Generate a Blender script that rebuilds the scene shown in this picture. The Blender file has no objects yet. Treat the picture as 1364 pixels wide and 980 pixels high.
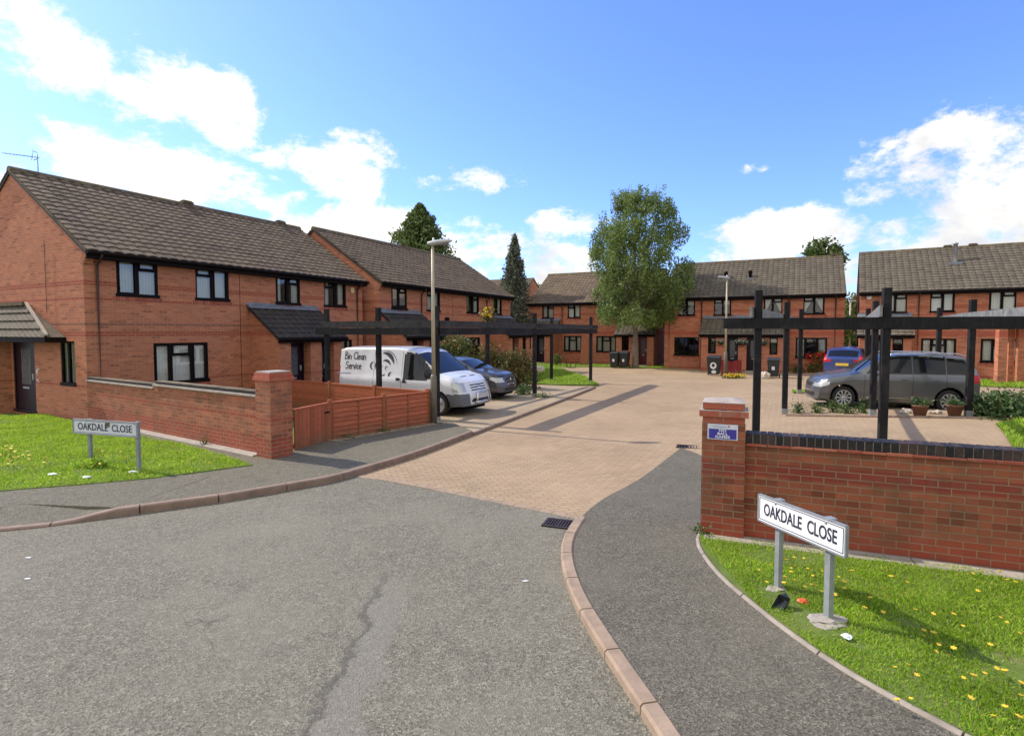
import bpy, bmesh, math, random
import numpy as np
from mathutils import Vector, Matrix, noise
R = math.radians
random.seed(7)
rng = np.random.default_rng(11)
scene = bpy.context.scene
COL = scene.collection

# ------------------------------------------------------------------ camera frame
CAMH, F, PX, PY, PITCH = 2.4, 735.0, 682.0, 477.0, R(2.8)
def ray(px, py):
    cx = (px - PX) / F; cy = -(py - PY) / F
    return Vector((cx, math.cos(PITCH) + cy * math.sin(PITCH), -math.sin(PITCH) + cy * math.cos(PITCH)))
def G(px, py, z=0.0):                       # a point seen on the level z
    d = ray(px, py); t = (z - CAMH) / d.z
    return (d.x * t, d.y * t)
AX = Vector((.46, .888)); BX = Vector((.888, -.46)); DX = Vector((.955, -.297))

def smooth(a, b, x):
    t = max(0., min(1., (x - a) / (b - a))); return t * t * (3 - 2 * t)
def gz(x, y):                               # the parking court on the right lies a little higher
    d = (x - 4.3) * .888 - (y - 9) * .46
    h = smooth(-3, 0, d) * .15 + .03 * max(0., min(d, 5.))
    return h * smooth(8.5, 12.0, y) * (1 - smooth(19, 27, y))

# ------------------------------------------------------------------ helpers
def tag(o, label=None, cat=None, group=None, kind=None):
    if label: o['label'] = label
    if cat: o['category'] = cat
    if group: o['group'] = group
    if kind: o['kind'] = kind
    return o
def thing(name, label, cat, loc=(0, 0, 0), rz=0., group=None):
    o = bpy.data.objects.new(name, None); COL.objects.link(o)
    o.empty_display_size = .2
    o.location = loc; o.rotation_euler = (0, 0, rz)
    return tag(o, label, cat, group)
def kids(o): return [c for c in bpy.data.objects if c.parent == o]
def copy_tree(o, parent=None):
    ch = kids(o)
    c = o.copy(); COL.objects.link(c); c.parent = parent
    if parent is not None: c.matrix_parent_inverse = o.matrix_parent_inverse
    for k in ch: copy_tree(k, c)
    return c

class MB:
    def __init__(s): s.v = []; s.f = []; s.sm = []
    def add(s, vs, fs, smooth=False):
        n = len(s.v); s.v += [tuple(p) for p in vs]
        s.f += [tuple(i + n for i in f) for f in fs]; s.sm += [smooth] * len(fs)
        return s
    def box(s, x0, x1, y0, y1, z0, z1, M=None):
        vs = [(x0,y0,z0),(x1,y0,z0),(x1,y1,z0),(x0,y1,z0),(x0,y0,z1),(x1,y0,z1),(x1,y1,z1),(x0,y1,z1)]
        if M is not None: vs = [M @ Vector(p) for p in vs]
        return s.add(vs, [(3,2,1,0),(4,5,6,7),(0,1,5,4),(1,2,6,5),(2,3,7,6),(3,0,4,7)])
    def beam(s, p, q, w, h, up=(0, 0, 1)):
        p = Vector(p); q = Vector(q); d = (q - p); L = d.length; d.normalize()
        u = Vector(up)
        if abs(d.dot(u)) > .99: u = Vector((1, 0, 0))
        side = d.cross(u).normalized(); u2 = side.cross(d)
        vs = []
        for t in (p, q):
            for a, b in ((-1,-1),(1,-1),(1,1),(-1,1)): vs.append(t + side * (a * w / 2) + u2 * (b * h / 2))
        return s.add(vs, [(0,1,2,3),(7,6,5,4),(0,4,5,1),(1,5,6,2),(2,6,7,3),(3,7,4,0)])
    def tube(s, pts, rads, n=10, cap=True):
        pts = [Vector(p) for p in pts]
        if not isinstance(rads, (list, tuple)): rads = [rads] * len(pts)
        vs = []; fs = []
        ref = None
        for i, p in enumerate(pts):
            d = (pts[min(i + 1, len(pts) - 1)] - pts[max(i - 1, 0)]).normalized()
            if ref is None:
                ref = Vector((0, 0, 1)) if abs(d.z) < .9 else Vector((1, 0, 0))
            a = d.cross(ref).normalized(); b = d.cross(a).normalized(); ref = -b if False else ref
            for k in range(n):
                t = 2 * math.pi * k / n
                vs.append(p + a * math.cos(t) * rads[i] + b * math.sin(t) * rads[i])
        for i in range(len(pts) - 1):
            for k in range(n):
                fs.append((i*n+k, i*n+(k+1) % n, (i+1)*n+(k+1) % n, (i+1)*n+k))
        s.add(vs, fs, True)
        if cap: 
            n0 = len(s.v) - len(vs)
            s.f.append(tuple(n0 + k for k in range(n))[::-1]); s.sm.append(False)
            s.f.append(tuple(n0 + (len(pts)-1)*n + k for k in range(n))); s.sm.append(False)
        return s
    def lathe(s, prof, n=20, M=None, c=(0, 0)):   # prof: (r, z)
        vs = []; fs = []
        for r, z in prof:
            for k in range(n):
                t = 2 * math.pi * k / n
                p = Vector((c[0] + r * math.cos(t), c[1] + r * math.sin(t), z))
                vs.append(M @ p if M is not None else p)
        for i in range(len(prof) - 1):
            for k in range(n):
                fs.append((i*n+k, i*n+(k+1) % n, (i+1)*n+(k+1) % n, (i+1)*n+k))
        return s.add(vs, fs, True)
    def poly(s, pts): return s.add(pts, [tuple(range(len(pts)))])
    def prism(s, pts2, z0, z1):
        n = len(pts2)
        vs = [(x, y, z0) for x, y in pts2] + [(x, y, z1) for x, y in pts2]
        return s.add(vs, [tuple(range(n))[::-1], tuple(range(n, 2*n))] + [(i, (i+1) % n, n+(i+1) % n, n+i) for i in range(n)])
    def build(s, name, mat=None, parent=None, uv=True, fix=True, bevel=0.):
        me = bpy.data.meshes.new(name)
        me.from_pydata([tuple(v) for v in s.v], [], s.f)
        me.polygons.foreach_set('use_smooth', s.sm)
        if fix:
            bm = bmesh.new(); bm.from_mesh(me)
            bmesh.ops.recalc_face_normals(bm, faces=bm.faces)
            if bevel: bmesh.ops.bevel(bm, geom=list(bm.edges), offset=bevel, segments=1, affect='EDGES', profile=.5)
            bm.to_mesh(me); bm.free()
        if uv: box_uv(me)
        me.update()
        o = bpy.data.objects.new(name, me); COL.objects.link(o)
        if mat: me.materials.append(mat)
        if parent is not None: o.parent = parent
        return o
def box_uv(me):
    lay = me.uv_layers.new(name='UVMap')
    nl = len(me.loops); 
    co = np.empty(len(me.vertices) * 3); me.vertices.foreach_get('co', co); co = co.reshape(-1, 3)
    nr = np.empty(len(me.polygons) * 3); me.polygons.foreach_get('normal', nr); nr = nr.reshape(-1, 3)
    ls = np.empty(len(me.polygons), dtype=int); me.polygons.foreach_get('loop_start', ls)
    lt = np.empty(len(me.polygons), dtype=int); me.polygons.foreach_get('loop_total', lt)
    lv = np.empty(nl, dtype=int); me.loops.foreach_get('vertex_index', lv)
    pid = np.repeat(np.arange(len(ls)), lt)
    n = nr[pid]; p = co[lv]
    hor = np.abs(n[:, 2]) > .9
    h = np.stack([-n[:, 1], n[:, 0]], 1); L = np.linalg.norm(h, axis=1); L[L < 1e-6] = 1
    h = h / L[:, None]
    # horizontal tangent, sign kept stable
    u = p[:, 0] * h[:, 0] + p[:, 1] * h[:, 1]
    v = p[:, 2] / np.clip(np.sqrt(np.clip(1 - n[:, 2] ** 2, 0, 1)), .3, 1)
    u = np.where(hor, p[:, 0], u); v = np.where(hor, p[:, 1], v)
    uvs = np.stack([u, v], 1).ravel()
    lay.data.foreach_set('uv', uvs)

# ------------------------------------------------------------------ materials
MATS = {}
class NT:
    def __init__(s, name):
        s.m = bpy.data.materials.new(name); s.m.use_nodes = True; s.t = s.m.node_tree
        s.b = s.t.nodes['Principled BSDF']; s.out = s.t.nodes['Material Output']
    def n(s, typ, **kw):
        nd = s.t.nodes.new(typ)
        for k, v in kw.items():
            if k in nd.inputs.keys() if isinstance(k, str) else False: nd.inputs[k].default_value = v
            else: setattr(nd, k, v)
        return nd
    def l(s, a, b): s.t.links.new(a, b)
    def noise(s, vec, scale, detail=4, rough=.5):
        nd = s.t.nodes.new('ShaderNodeTexNoise'); nd.inputs['Scale'].default_value = scale
        nd.inputs['Detail'].default_value = detail; nd.inputs['Roughness'].default_value = rough
        if vec is not None: s.l(vec, nd.inputs['Vector'])
        return nd.outputs['Fac']
    def ramp(s, fac, stops):
        nd = s.t.nodes.new('ShaderNodeValToRGB'); e = nd.color_ramp.elements
        while len(e) < len(stops): e.new(.5)
        for i, (p, c) in enumerate(stops):
            e[i].position = p; e[i].color = (*c, 1) if len(c) == 3 else c
        s.l(fac, nd.inputs['Fac']); return nd.outputs['Color']
    def rng(s, fac, a, b, c=0., d=1.):
        nd = s.t.nodes.new('ShaderNodeMapRange'); s.l(fac, nd.inputs[0])
        for i, v in zip((1, 2, 3, 4), (a, b, c, d)): nd.inputs[i].default_value = v
        return nd.outputs[0]
    def mix(s, fac, a, b, mode='MIX'):
        nd = s.t.nodes.new('ShaderNodeMix'); nd.data_type = 'RGBA'; nd.blend_type = mode
        if isinstance(fac, (int, float)): nd.inputs[0].default_value = fac
        else: s.l(fac, nd.inputs[0])
        for i, c in ((6, a), (7, b)):
            if isinstance(c, (tuple, list)): nd.inputs[i].default_value = (*c, 1) if len(c) == 3 else c
            else: s.l(c, nd.inputs[i])
        return nd.outputs[2]
    def math(s, op, a, b=None, clamp=False):
        nd = s.t.nodes.new('ShaderNodeMath'); nd.operation = op; nd.use_clamp = clamp
        for i, c in ((0, a), (1, b)):
            if c is None: continue
            if isinstance(c, (int, float)): nd.inputs[i].default_value = c
            else: s.l(c, nd.inputs[i])
        return nd.outputs[0]
    def bump(s, h, strength=.5, dist=.01, normal=None):
        nd = s.t.nodes.new('ShaderNodeBump'); nd.inputs['Strength'].default_value = strength
        nd.inputs['Distance'].default_value = dist; s.l(h, nd.inputs['Height'])
        if normal is not None: s.l(normal, nd.inputs['Normal'])
        s.l(nd.outputs[0], s.b.inputs['Normal']); return nd.outputs[0]
    def uv(s):
        nd = s.t.nodes.new('ShaderNodeUVMap'); nd.uv_map = 'UVMap'; return nd.outputs[0]
    def obj(s): return s.t.nodes.new('ShaderNodeTexCoord').outputs['Object']
    def pos(s): return s.t.nodes.new('ShaderNodeNewGeometry').outputs['Position']
    def island(s): return s.t.nodes.new('ShaderNodeNewGeometry').outputs['Random Per Island']
    def sep(s, v):
        nd = s.t.nodes.new('ShaderNodeSeparateXYZ'); s.l(v, nd.inputs[0]); return nd.outputs
    def set(s, color=None, rough=.6, metal=0., spec=.5):
        if color is not None:
            if isinstance(color, (tuple, list)): s.b.inputs['Base Color'].default_value = (*color, 1)
            else: s.l(color, s.b.inputs['Base Color'])
        s.b.inputs['Roughness'].default_value = rough; s.b.inputs['Metallic'].default_value = metal
        s.b.inputs['Specular IOR Level'].default_value = spec
        return s.m

def plain(name, c, rough=.6, metal=0., var=.12, scale=3., spec=.5, bump=0.):
    t = NT(name); f = t.noise(t.obj(), scale, 5, .6)
    dark = tuple(x * (1 - var) for x in c); lite = tuple(min(1, x * (1 + var)) for x in c)
    col = t.ramp(f, [(.3, dark), (.7, lite)])
    if bump: t.bump(t.noise(t.obj(), scale * 12, 3), .4, bump)
    return t.set(col, rough, metal, spec)

def brick_mat(name, c1, c2, mortar, bands=(), weather=.3, algae=0., bw=.225, bh=.075, darkbr=.12):
    t = NT(name); uv = t.uv()
    br = t.t.nodes.new('ShaderNodeTexBrick'); t.l(uv, br.inputs['Vector'])
    br.inputs['Scale'].default_value = 1; br.inputs['Brick Width'].default_value = bw
    br.inputs['Row Height'].default_value = bh; br.inputs['Mortar Size'].default_value = .006
    br.inputs['Mortar Smooth'].default_value = .3; br.inputs['Bias'].default_value = 0
    br.inputs['Color1'].default_value = (*c1, 1); br.inputs['Color2'].default_value = (*c2, 1)
    br.inputs['Mortar'].default_value = (*mortar, 1)
    u, v, _ = t.sep(uv)
    # per brick tone: a white noise on the brick index
    row = t.math('FLOOR', t.math('DIVIDE', v, bh))
    off = t.math('MULTIPLY', t.math('MODULO', t.math('ABSOLUTE', row), 2), .5)
    coli = t.math('FLOOR', t.math('ADD', t.math('DIVIDE', u, bw), off))
    cx = t.t.nodes.new('ShaderNodeCombineXYZ'); t.l(coli, cx.inputs[0]); t.l(row, cx.inputs[1])
    wn = t.t.nodes.new('ShaderNodeTexWhiteNoise'); wn.noise_dimensions = '2D'; t.l(cx.outputs[0], wn.inputs['Vector'])
    tone = t.ramp(wn.outputs['Value'], [(0, (.62, .58, .6)), (darkbr, (.8, .78, .8)), (darkbr + .1, (.95, .95, .95)), (.85, (1.06, 1.05, 1.04)), (1, (1.22, 1.18, 1.1))])
    brc = t.mix(t.math('SUBTRACT', 1, br.outputs['Fac']), (1, 1, 1), tone)
    col = t.mix(1., br.outputs['Color'], brc, 'MULTIPLY')
    for z0, z1, c in bands:
        m = t.math('MULTIPLY', t.math('GREATER_THAN', v, z0), t.math('LESS_THAN', v, z1))
        m = t.math('MULTIPLY', m, t.math('SUBTRACT', 1, br.outputs['Fac']))
        m = t.math('MULTIPLY', m, .7)
        col = t.mix(m, col, c)
    big = t.noise(t.obj(), .7, 5, .65)
    col = t.mix(t.rng(big, .45, .75, 0, weather), col, tuple(x * .62 for x in c1))
    pale = t.noise(t.obj(), 1.9, 6, .7)
    col = t.mix(t.rng(pale, .56, .8, 0, weather * .9), col, (.36, .25, .19))
    if algae:
        al = t.noise(t.obj(), 2.3, 6, .7)
        col = t.mix(t.rng(al, .48, .66, 0, algae), col, (.10, .085, .05))
    fine = t.noise(uv, 40, 3, .6)
    col = t.mix(t.rng(fine, .3, .8, 0, .35), col, tuple(x * .6 for x in c1))
    h = t.math('ADD', t.math('MULTIPLY', br.outputs['Fac'], -1), t.math('MULTIPLY', fine, .25))
    t.bump(h, .6, .008)
    return t.set(col, .85, 0, .25)
RED = (.33, .052, .03)
M_brick = brick_mat('house_brick', (.53, .200, .105), (.45, .158, .083), (.43, .30, .20),
                    bands=((3.6, 3.75, RED), (3.22, 3.3, RED), (2.25, 2.4, RED), (2.55, 2.63, (.2, .09, .06)), (.9, .98, RED)), weather=.22, darkbr=.1)
M_brick2 = brick_mat('court_house_brick', (.52, .188, .102), (.45, .152, .08), (.42, .30, .20),
                    bands=((3.55, 3.75, RED), (3.22, 3.3, RED), (2.15, 2.4, (.40, .05, .028)), (.0, .15, RED)), weather=.2)
M_gwall = brick_mat('garden_wall_brick', (.44, .15, .078), (.34, .115, .062), (.35, .26, .17), bands=((.0, .45, RED), (.74, .84, RED)), weather=.4, algae=.55, darkbr=.22)
M_nearwall = brick_mat('boundary_wall_brick', (.35, .108, .055), (.26, .078, .045), (.30, .22, .145),
                       bands=((-.1, .3, (.34, .06, .032)), (.78, .93, (.24, .03, .028))), weather=.3, algae=.55, darkbr=.24)
M_blue = None
def engineering():
    t = NT('blue_black_brick'); r = t.island()
    col = t.ramp(r, [(0, (.009, .009, .011)), (.5, (.020, .017, .018)), (1, (.06, .035, .03))])
    f = t.noise(t.obj(), 14, 5, .7); col = t.mix(t.rng(f, .5, .75, 0, .5), col, (.10, .085, .07))
    t.bump(f, .4, .006); return t.set(col, .6, 0, .35)
M_blue = engineering()
M_red_brick_single = None
def single_brick():
    t = NT('red_creasing'); r = t.island()
    col = t.ramp(r, [(0, (.25, .06, .035)), (.5, (.36, .085, .045)), (1, (.42, .13, .07))])
    f = t.noise(t.obj(), 9, 5, .7); col = t.mix(t.rng(f, .5, .75, 0, .6), col, (.28, .22, .17))
    t.bump(f, .5, .008); return t.set(col, .85)
M_crease = single_brick()
M_mortar = plain('mortar', (.36, .31, .26), .9, var=.25, scale=8, bump=.005)
M_conc = plain('concrete', (.34, .30, .25), .9, var=.2, scale=6, bump=.006)

def roof_mat(name, c_lo, c_hi, lichen):
    t = NT(name); uv = t.uv(); u, v, _ = t.sep(uv)
    cx = t.t.nodes.new('ShaderNodeCombineXYZ')
    t.l(t.math('FLOOR', t.math('DIVIDE', u, .30)), cx.inputs[0]); t.l(t.math('FLOOR', t.math('DIVIDE', v, .31)), cx.inputs[1])
    wn = t.t.nodes.new('ShaderNodeTexWhiteNoise'); wn.noise_dimensions = '2D'; t.l(cx.outputs[0], wn.inputs['Vector'])
    col = t.ramp(wn.outputs['Value'], [(0, c_lo), (1, c_hi)])
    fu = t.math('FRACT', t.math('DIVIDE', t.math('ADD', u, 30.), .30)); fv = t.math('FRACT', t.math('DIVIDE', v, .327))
    col = t.mix(t.math('MULTIPLY', t.rng(t.math('PINGPONG', t.math('ADD', fu, .0), .5), .16, .05), .5), col, tuple(x * .3 for x in c_lo))  # tile joint lines, with occlusion shade of the valleys put into the colour
    f = t.noise(t.obj(), 1.1, 6, .7)
    col = t.mix(t.rng(f, .42, .72, 0, .5), col, lichen)
    g = t.noise(t.obj(), 22, 4, .7)
    col = t.mix(t.rng(g, .5, .75, 0, .55), col, tuple(x * 1.9 for x in lichen))
    col = t.mix(t.rng(g, .5, .25, 0, .5), col, tuple(x * .5 for x in c_lo))
    t.bump(g, .5, .006)
    return t.set(col, .85, 0, .3)
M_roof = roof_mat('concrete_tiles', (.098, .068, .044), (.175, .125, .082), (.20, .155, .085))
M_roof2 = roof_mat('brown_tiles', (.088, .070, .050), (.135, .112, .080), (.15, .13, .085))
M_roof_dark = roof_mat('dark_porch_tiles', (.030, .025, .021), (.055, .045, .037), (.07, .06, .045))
M_ridge = plain('ridge_tiles', (.13, .10, .055), .9, var=.6, scale=3, bump=.006)
M_lead = plain('lead_flashing', (.17, .19, .22), .5, .0, var=.3, scale=5)
M_black = plain('dark_brown_upvc', (.008, .004, .004), .6, spec=.12, var=.2)
M_gutter = plain('black_rainwater', (.008, .005, .005), .7, spec=.12, var=.2)
M_pipe = plain('brown_downpipe', (.035, .014, .010), .5, var=.2)
M_soffit = plain('soffit', (.05, .035, .03), .7)
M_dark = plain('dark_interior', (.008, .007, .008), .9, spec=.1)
M_door = plain('dark_door', (.012, .004, .012), .4, var=.25, spec=.3)
M_door_red = plain('maroon_door', (.11, .014, .025), .35, var=.2)
M_white = plain('white_plastic', (.75, .76, .76), .35, var=.05)
M_cream = plain('cream_plastic', (.62, .45, .22), .5)

def glass_mat():
    t = NT('window_glass')
    tr = t.t.nodes.new('ShaderNodeBsdfTransparent'); tr.inputs[0].default_value = (.80, .84, .84, 1)
    gl = t.t.nodes.new('ShaderNodeBsdfGlossy'); gl.inputs['Roughness'].default_value = .03
    lw = t.t.nodes.new('ShaderNodeFresnel'); lw.inputs['IOR'].default_value = 1.6
    mx = t.t.nodes.new('ShaderNodeMixShader'); t.l(t.math('ADD', lw.outputs[0], .04), mx.inputs[0])
    t.l(tr.outputs[0], mx.inputs[1]); t.l(gl.outputs[0], mx.inputs[2]); t.l(mx.outputs[0], t.out.inputs[0])
    return t.m
M_glass = glass_mat()
def curtain(name, c):
    t = NT(name); u, v, _ = t.sep(t.uv())
    w = t.math('SINE', t.math('MULTIPLY', u, 80.))
    col = t.ramp(t.rng(w, -1, 1), [(0, tuple(x * .86 for x in c)), (.6, c)])
    f = t.noise(t.uv(), 3, 2); col = t.mix(t.rng(f, .4, .8, 0, .35), col, tuple(x * .7 for x in c))
    return t.set(col, .9)
M_cur = curtain('net_curtain', (.82, .77, .62)); M_cur2 = curtain('white_curtain', (.90, .87, .78)); M_curb = curtain('blind', (.75, .70, .55))

def asphalt(name, base, pebble, patch, fine=140., mixk=.5):
    t = NT(name); p = t.pos()
    vo = t.t.nodes.new('ShaderNodeTexVoronoi'); vo.inputs['Scale'].default_value = fine; t.l(p, vo.inputs['Vector'])
    n1 = t.noise(p, fine * .5, 3, .7)
    bc = t.sep(vo.outputs['Color'])[0]
    col = t.ramp(bc, [(0, tuple(x * .5 for x in base)), (.4, base), (.85, pebble), (1, tuple(x * 1.4 for x in pebble))])
    med = t.noise(p, 9, 5, .75)
    col = t.mix(t.rng(med, .35, .65, mixk, 0), col, tuple(x * .6 for x in base))
    lg = t.noise(p, .55, 6, .65)
    col = t.mix(t.rng(lg, .45, .68, 0, .65), col, patch)
    lg2 = t.noise(p, 1.7, 5, .7)
    col = t.mix(t.rng(lg2, .6, .7, 0, .35), col, tuple(x * .5 for x in base))
    t.bump(t.math('ADD', vo.outputs['Distance'], n1), .9, .006)
    return t, col
t, col = asphalt('road_asphalt', (.185, .168, .122), (.262, .240, .176), (.240, .219, .16), 80)
# a worn, smoother strip where an old trench was made good, and dirt along the channel
p = t.pos(); X, Y, Z = t.sep(p)
wob = t.math('MULTIPLY', t.math('SUBTRACT', t.noise(p, 1.9, 5, .65), .5), .55)
cen = t.math('ADD', t.math('MULTIPLY', t.math('SUBTRACT', Y, 2.2), -.02), -1.02)
xx = t.math('ABSOLUTE', t.math('SUBTRACT', t.math('ADD', X, wob), cen))
m = t.math('MULTIPLY', t.rng(xx, .15, .10), t.rng(Y, 5.4, 4.6))
sx_ = t.math('SUBTRACT', t.math('ADD', X, wob), cen)
m2 = t.math('MULTIPLY', t.math('MULTIPLY', t.rng(sx_, -.22, -.165), t.rng(sx_, -.12, -.15)), t.rng(Y, 5.6, 5.0))
wear = t.noise(p, .9, 7, .75)
col = t.mix(t.rng(wear, .60, .72, 0, .55), col, (.085, .082, .07))
mpx = t.t.nodes.new('ShaderNodeTexVoronoi'); mpx.feature = 'DISTANCE_TO_EDGE'; mpx.inputs['Scale'].default_value = .42
wv = t.t.nodes.new('ShaderNodeVectorMath'); wv.operation = 'ADD'; nv_ = t.t.nodes.new('ShaderNodeTexNoise'); nv_.inputs['Scale'].default_value = 2.5; nv_.inputs['Detail'].default_value = 6; t.l(p, nv_.inputs['Vector']); t.l(p, wv.inputs[0]); t.l(nv_.outputs['Color'], wv.inputs[1]); t.l(wv.outputs[0], mpx.inputs['Vector'])
crk = t.math('MULTIPLY', t.rng(mpx.outputs['Distance'], .010, .003), t.rng(t.noise(p, .6, 3), .56, .62))
col = t.mix(t.math('MULTIPLY', crk, .5), col, (.045, .042, .035))
col = t.mix(t.math('MULTIPLY', m2, .6), col, (.075, .07, .06))

col = t.mix(t.math('MULTIPLY', m, .5), col, (.225, .208, .17))
M_road = t.set(col, .9, 0, .3)
t, col = asphalt('path_asphalt', (.130, .116, .084), (.205, .186, .136), (.17, .152, .112), 90, .5)
M_path = t.set(col, .9, 0, .3)
t, col = asphalt('left_path_asphalt', (.155, .138, .095), (.225, .205, .145), (.175, .158, .11), 95)
M_path_l = t.set(col, .9, 0, .3)

def paving_mat(name, ang, c1, c2, moss=.4):
    t = NT(name); p = t.pos()
    mp = t.t.nodes.new('ShaderNodeMapping'); mp.inputs['Rotation'].default_value = (0, 0, ang); t.l(p, mp.inputs['Vector'])
    br = t.t.nodes.new('ShaderNodeTexBrick'); t.l(mp.outputs[0], br.inputs['Vector'])
    br.inputs['Scale'].default_value = 1; br.inputs['Brick Width'].default_value = .2; br.inputs['Row Height'].default_value = .1
    br.inputs['Mortar Size'].default_value = .005; br.inputs['Mortar Smooth'].default_value = .2
    br.inputs['Color1'].default_value = (*c1, 1); br.inputs['Color2'].default_value = (*c2, 1); br.inputs['Mortar'].default_value = (.12, .09, .065, 1)
    col = br.outputs['Color']
    n1 = t.noise(p, 1.1, 5, .65); col = t.mix(t.rng(n1, .4, .7, 0, .45), col, tuple(x * .74 for x in c1))
    n2 = t.noise(p, .35, 4, .6); col = t.mix(t.rng(n2, .4, .65, 0, .5), col, tuple(min(1, x * 1.12) for x in c2))
    n3 = t.noise(p, 60, 3, .7); col = t.mix(t.rng(n3, .4, .8, 0, .4), col, tuple(x * .6 for x in c1))
    n4 = t.noise(p, .8, 6, .7)
    mm = t.math('MULTIPLY', t.rng(n4, .55, .7, 0, moss), t.math('ADD', br.outputs['Fac'], .25), True)
    col = t.mix(mm, col, (.10, .12, .04))
    t.bump(t.math('ADD', t.math('MULTIPLY', br.outputs['Fac'], -1), t.math('MULTIPLY', n3, .4)), .7, .006)
    return t.set(col, .88, 0, .3)
M_pave = paving_mat('block_paving', R(-18), (.35, .245, .145), (.43, .31, .185))
M_pave_bay = paving_mat('bay_paving', R(27), (.35, .265, .165), (.43, .335, .215), .8)
M_kerb = None
def kerb_mat(name, c):
    t = NT(name); p = t.pos(); f = t.noise(p, 5, 5, .7)
    col = t.ramp(f, [(.3, tuple(x * .68 for x in c)), (.7, tuple(x * 1.15 for x in c))])
    g = t.noise(p, 40, 3, .7); col = t.mix(t.rng(g, .45, .75, 0, .5), col, tuple(x * .55 for x in c))
    t.bump(g, .5, .006); return t.set(col, .85)
M_kerb = kerb_mat('kerb_concrete', (.36, .26, .175)); M_kerb_red = kerb_mat('red_kerb', (.27, .185, .13)); M_kerb_g = kerb_mat('kerb_grey', (.33, .28, .22))
def soil_grass():
    t = NT('lawn_soil'); p = t.pos(); f = t.noise(p, 3, 6, .7)
    col = t.ramp(f, [(.3, (.09, .12, .03)), (.55, (.13, .18, .04)), (.75, (.20, .17, .08))])
    return t.set(col, .95, 0, .1)
M_soil = soil_grass()
def leafy(name, cols, rough=.6, trans=.25, scale=1.2):
    t = NT(name); r = t.island(); n = len(cols)
    col = t.ramp(r, [(i / max(1, n - 1), c) for i, c in enumerate(cols)])
    f = t.noise(t.pos(), scale, 3, .6)
    col = t.mix(t.rng(f, .35, .7, .0, .45), col, tuple(x * .6 for x in cols[0]))
    t.set(col, rough, 0, .3)
    tl = t.t.nodes.new('ShaderNodeBsdfTranslucent'); t.l(col, tl.inputs[0])
    mx = t.t.nodes.new('ShaderNodeMixShader'); mx.inputs[0].default_value = trans
    t.l(t.b.outputs[0], mx.inputs[1]); t.l(tl.outputs[0], mx.inputs[2]); t.l(mx.outputs[0], t.out.inputs[0])
    return t.m
M_grass = leafy('grass_blades', [(.19, .34, .02), (.32, .54, .03), (.46, .68, .05), (.62, .58, .16)], .6, .5, 1.6)
M_leaf_birch = leafy('tree_leaves', [(.10, .16, .04), (.165, .24, .06), (.235, .31, .085), (.31, .36, .13)], .5, .35, .9)
M_leaf_con = leafy('conifer_needles', [(.07, .11, .03), (.12, .17, .045), (.19, .23, .07)], .7, .35, .6)
M_leaf_blue = leafy('cypress_needles', [(.10, .12, .08), (.14, .16, .11), (.20, .21, .15)], .7, .25, .6)
M_leaf_shrub = leafy('shrub_leaves', [(.05, .09, .02), (.10, .16, .03), (.20, .24, .05), (.25, .15, .06)], .5, .25, 2)
M_leaf_rose = leafy('rose_leaves', [(.05, .09, .02), (.12, .13, .03), (.22, .18, .06), (.26, .10, .06)], .5, .25, 2)
M_leaf_low = leafy('low_plant_leaves', [(.05, .10, .03), (.10, .18, .05), (.20, .28, .10)], .4, .25, 3)
M_bark = plain('bark', (.17, .14, .10), .95, var=.4, scale=6, bump=.02)
M_twig = plain('twigs', (.10, .07, .045), .95, var=.3)
M_yellow = plain('yellow_petals', (.72, .50, .03), .6, var=.15)
M_stem = plain('green_stems', (.10, .18, .03), .7)
M_redfl = plain('red_petals', (.55, .045, .02), .6, var=.3); M_orange = plain('orange_plastic', (.65, .12, .03), .5)
M_galv = plain('galvanised_steel', (.33, .35, .36), .5, .35, var=.2, scale=8)
M_galv_dk = plain('grey_sign_post', (.26, .28, .28), .55, .2, var=.2, scale=8)
M_signw = plain('sign_white', (.80, .80, .80), .35, var=.03); M_signw2 = plain('sign_white_dull', (.62, .64, .70), .45, var=.08, scale=6)
M_ink = plain('sign_lettering', (.03, .03, .05), .4); M_blue_ink = plain('notice_blue', (.045, .035, .30), .4); M_grey_ink = plain('grey_lettering', (.3, .32, .42), .5)
M_lamp = plain('lamp_column_paint', (.40, .35, .25), .5, .1, var=.2, scale=2)
M_lamp_dk = plain('lamp_column_base', (.15, .13, .10), .6, .1, var=.3, scale=3)
M_lantern = plain('lantern_grey', (.45, .46, .45), .4, var=.1)
def dark_timber():
    t = NT('dark_stained_timber'); p = t.obj(); mp = t.t.nodes.new('ShaderNodeMapping'); mp.inputs['Scale'].default_value = (9, 9, 1.2); t.l(p, mp.inputs[0])
    f = t.noise(mp.outputs[0], 4, 5, .65); g = t.noise(p, 1.6, 5, .7)
    col = t.ramp(f, [(.3, (.008, .008, .009)), (.6, (.016, .016, .018)), (.8, (.04, .037, .034))])
    col = t.mix(t.rng(g, .5, .72, 0, .6), col, (.055, .05, .044)); t.bump(f, .5, .006); return t.set(col, .75, 0, .2)
M_timber_dk = dark_timber()
M_timber_mid = plain('faded_dark_timber', (.035, .034, .034), .75, var=.5, scale=6, bump=.004, spec=.3)
M_timber_sunlit = plain('sunlit_timber', (.17, .175, .165), .8, var=.5, scale=6, bump=.004)  # pale grey puts the sun's gleam on dark rafters into the base colour
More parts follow.
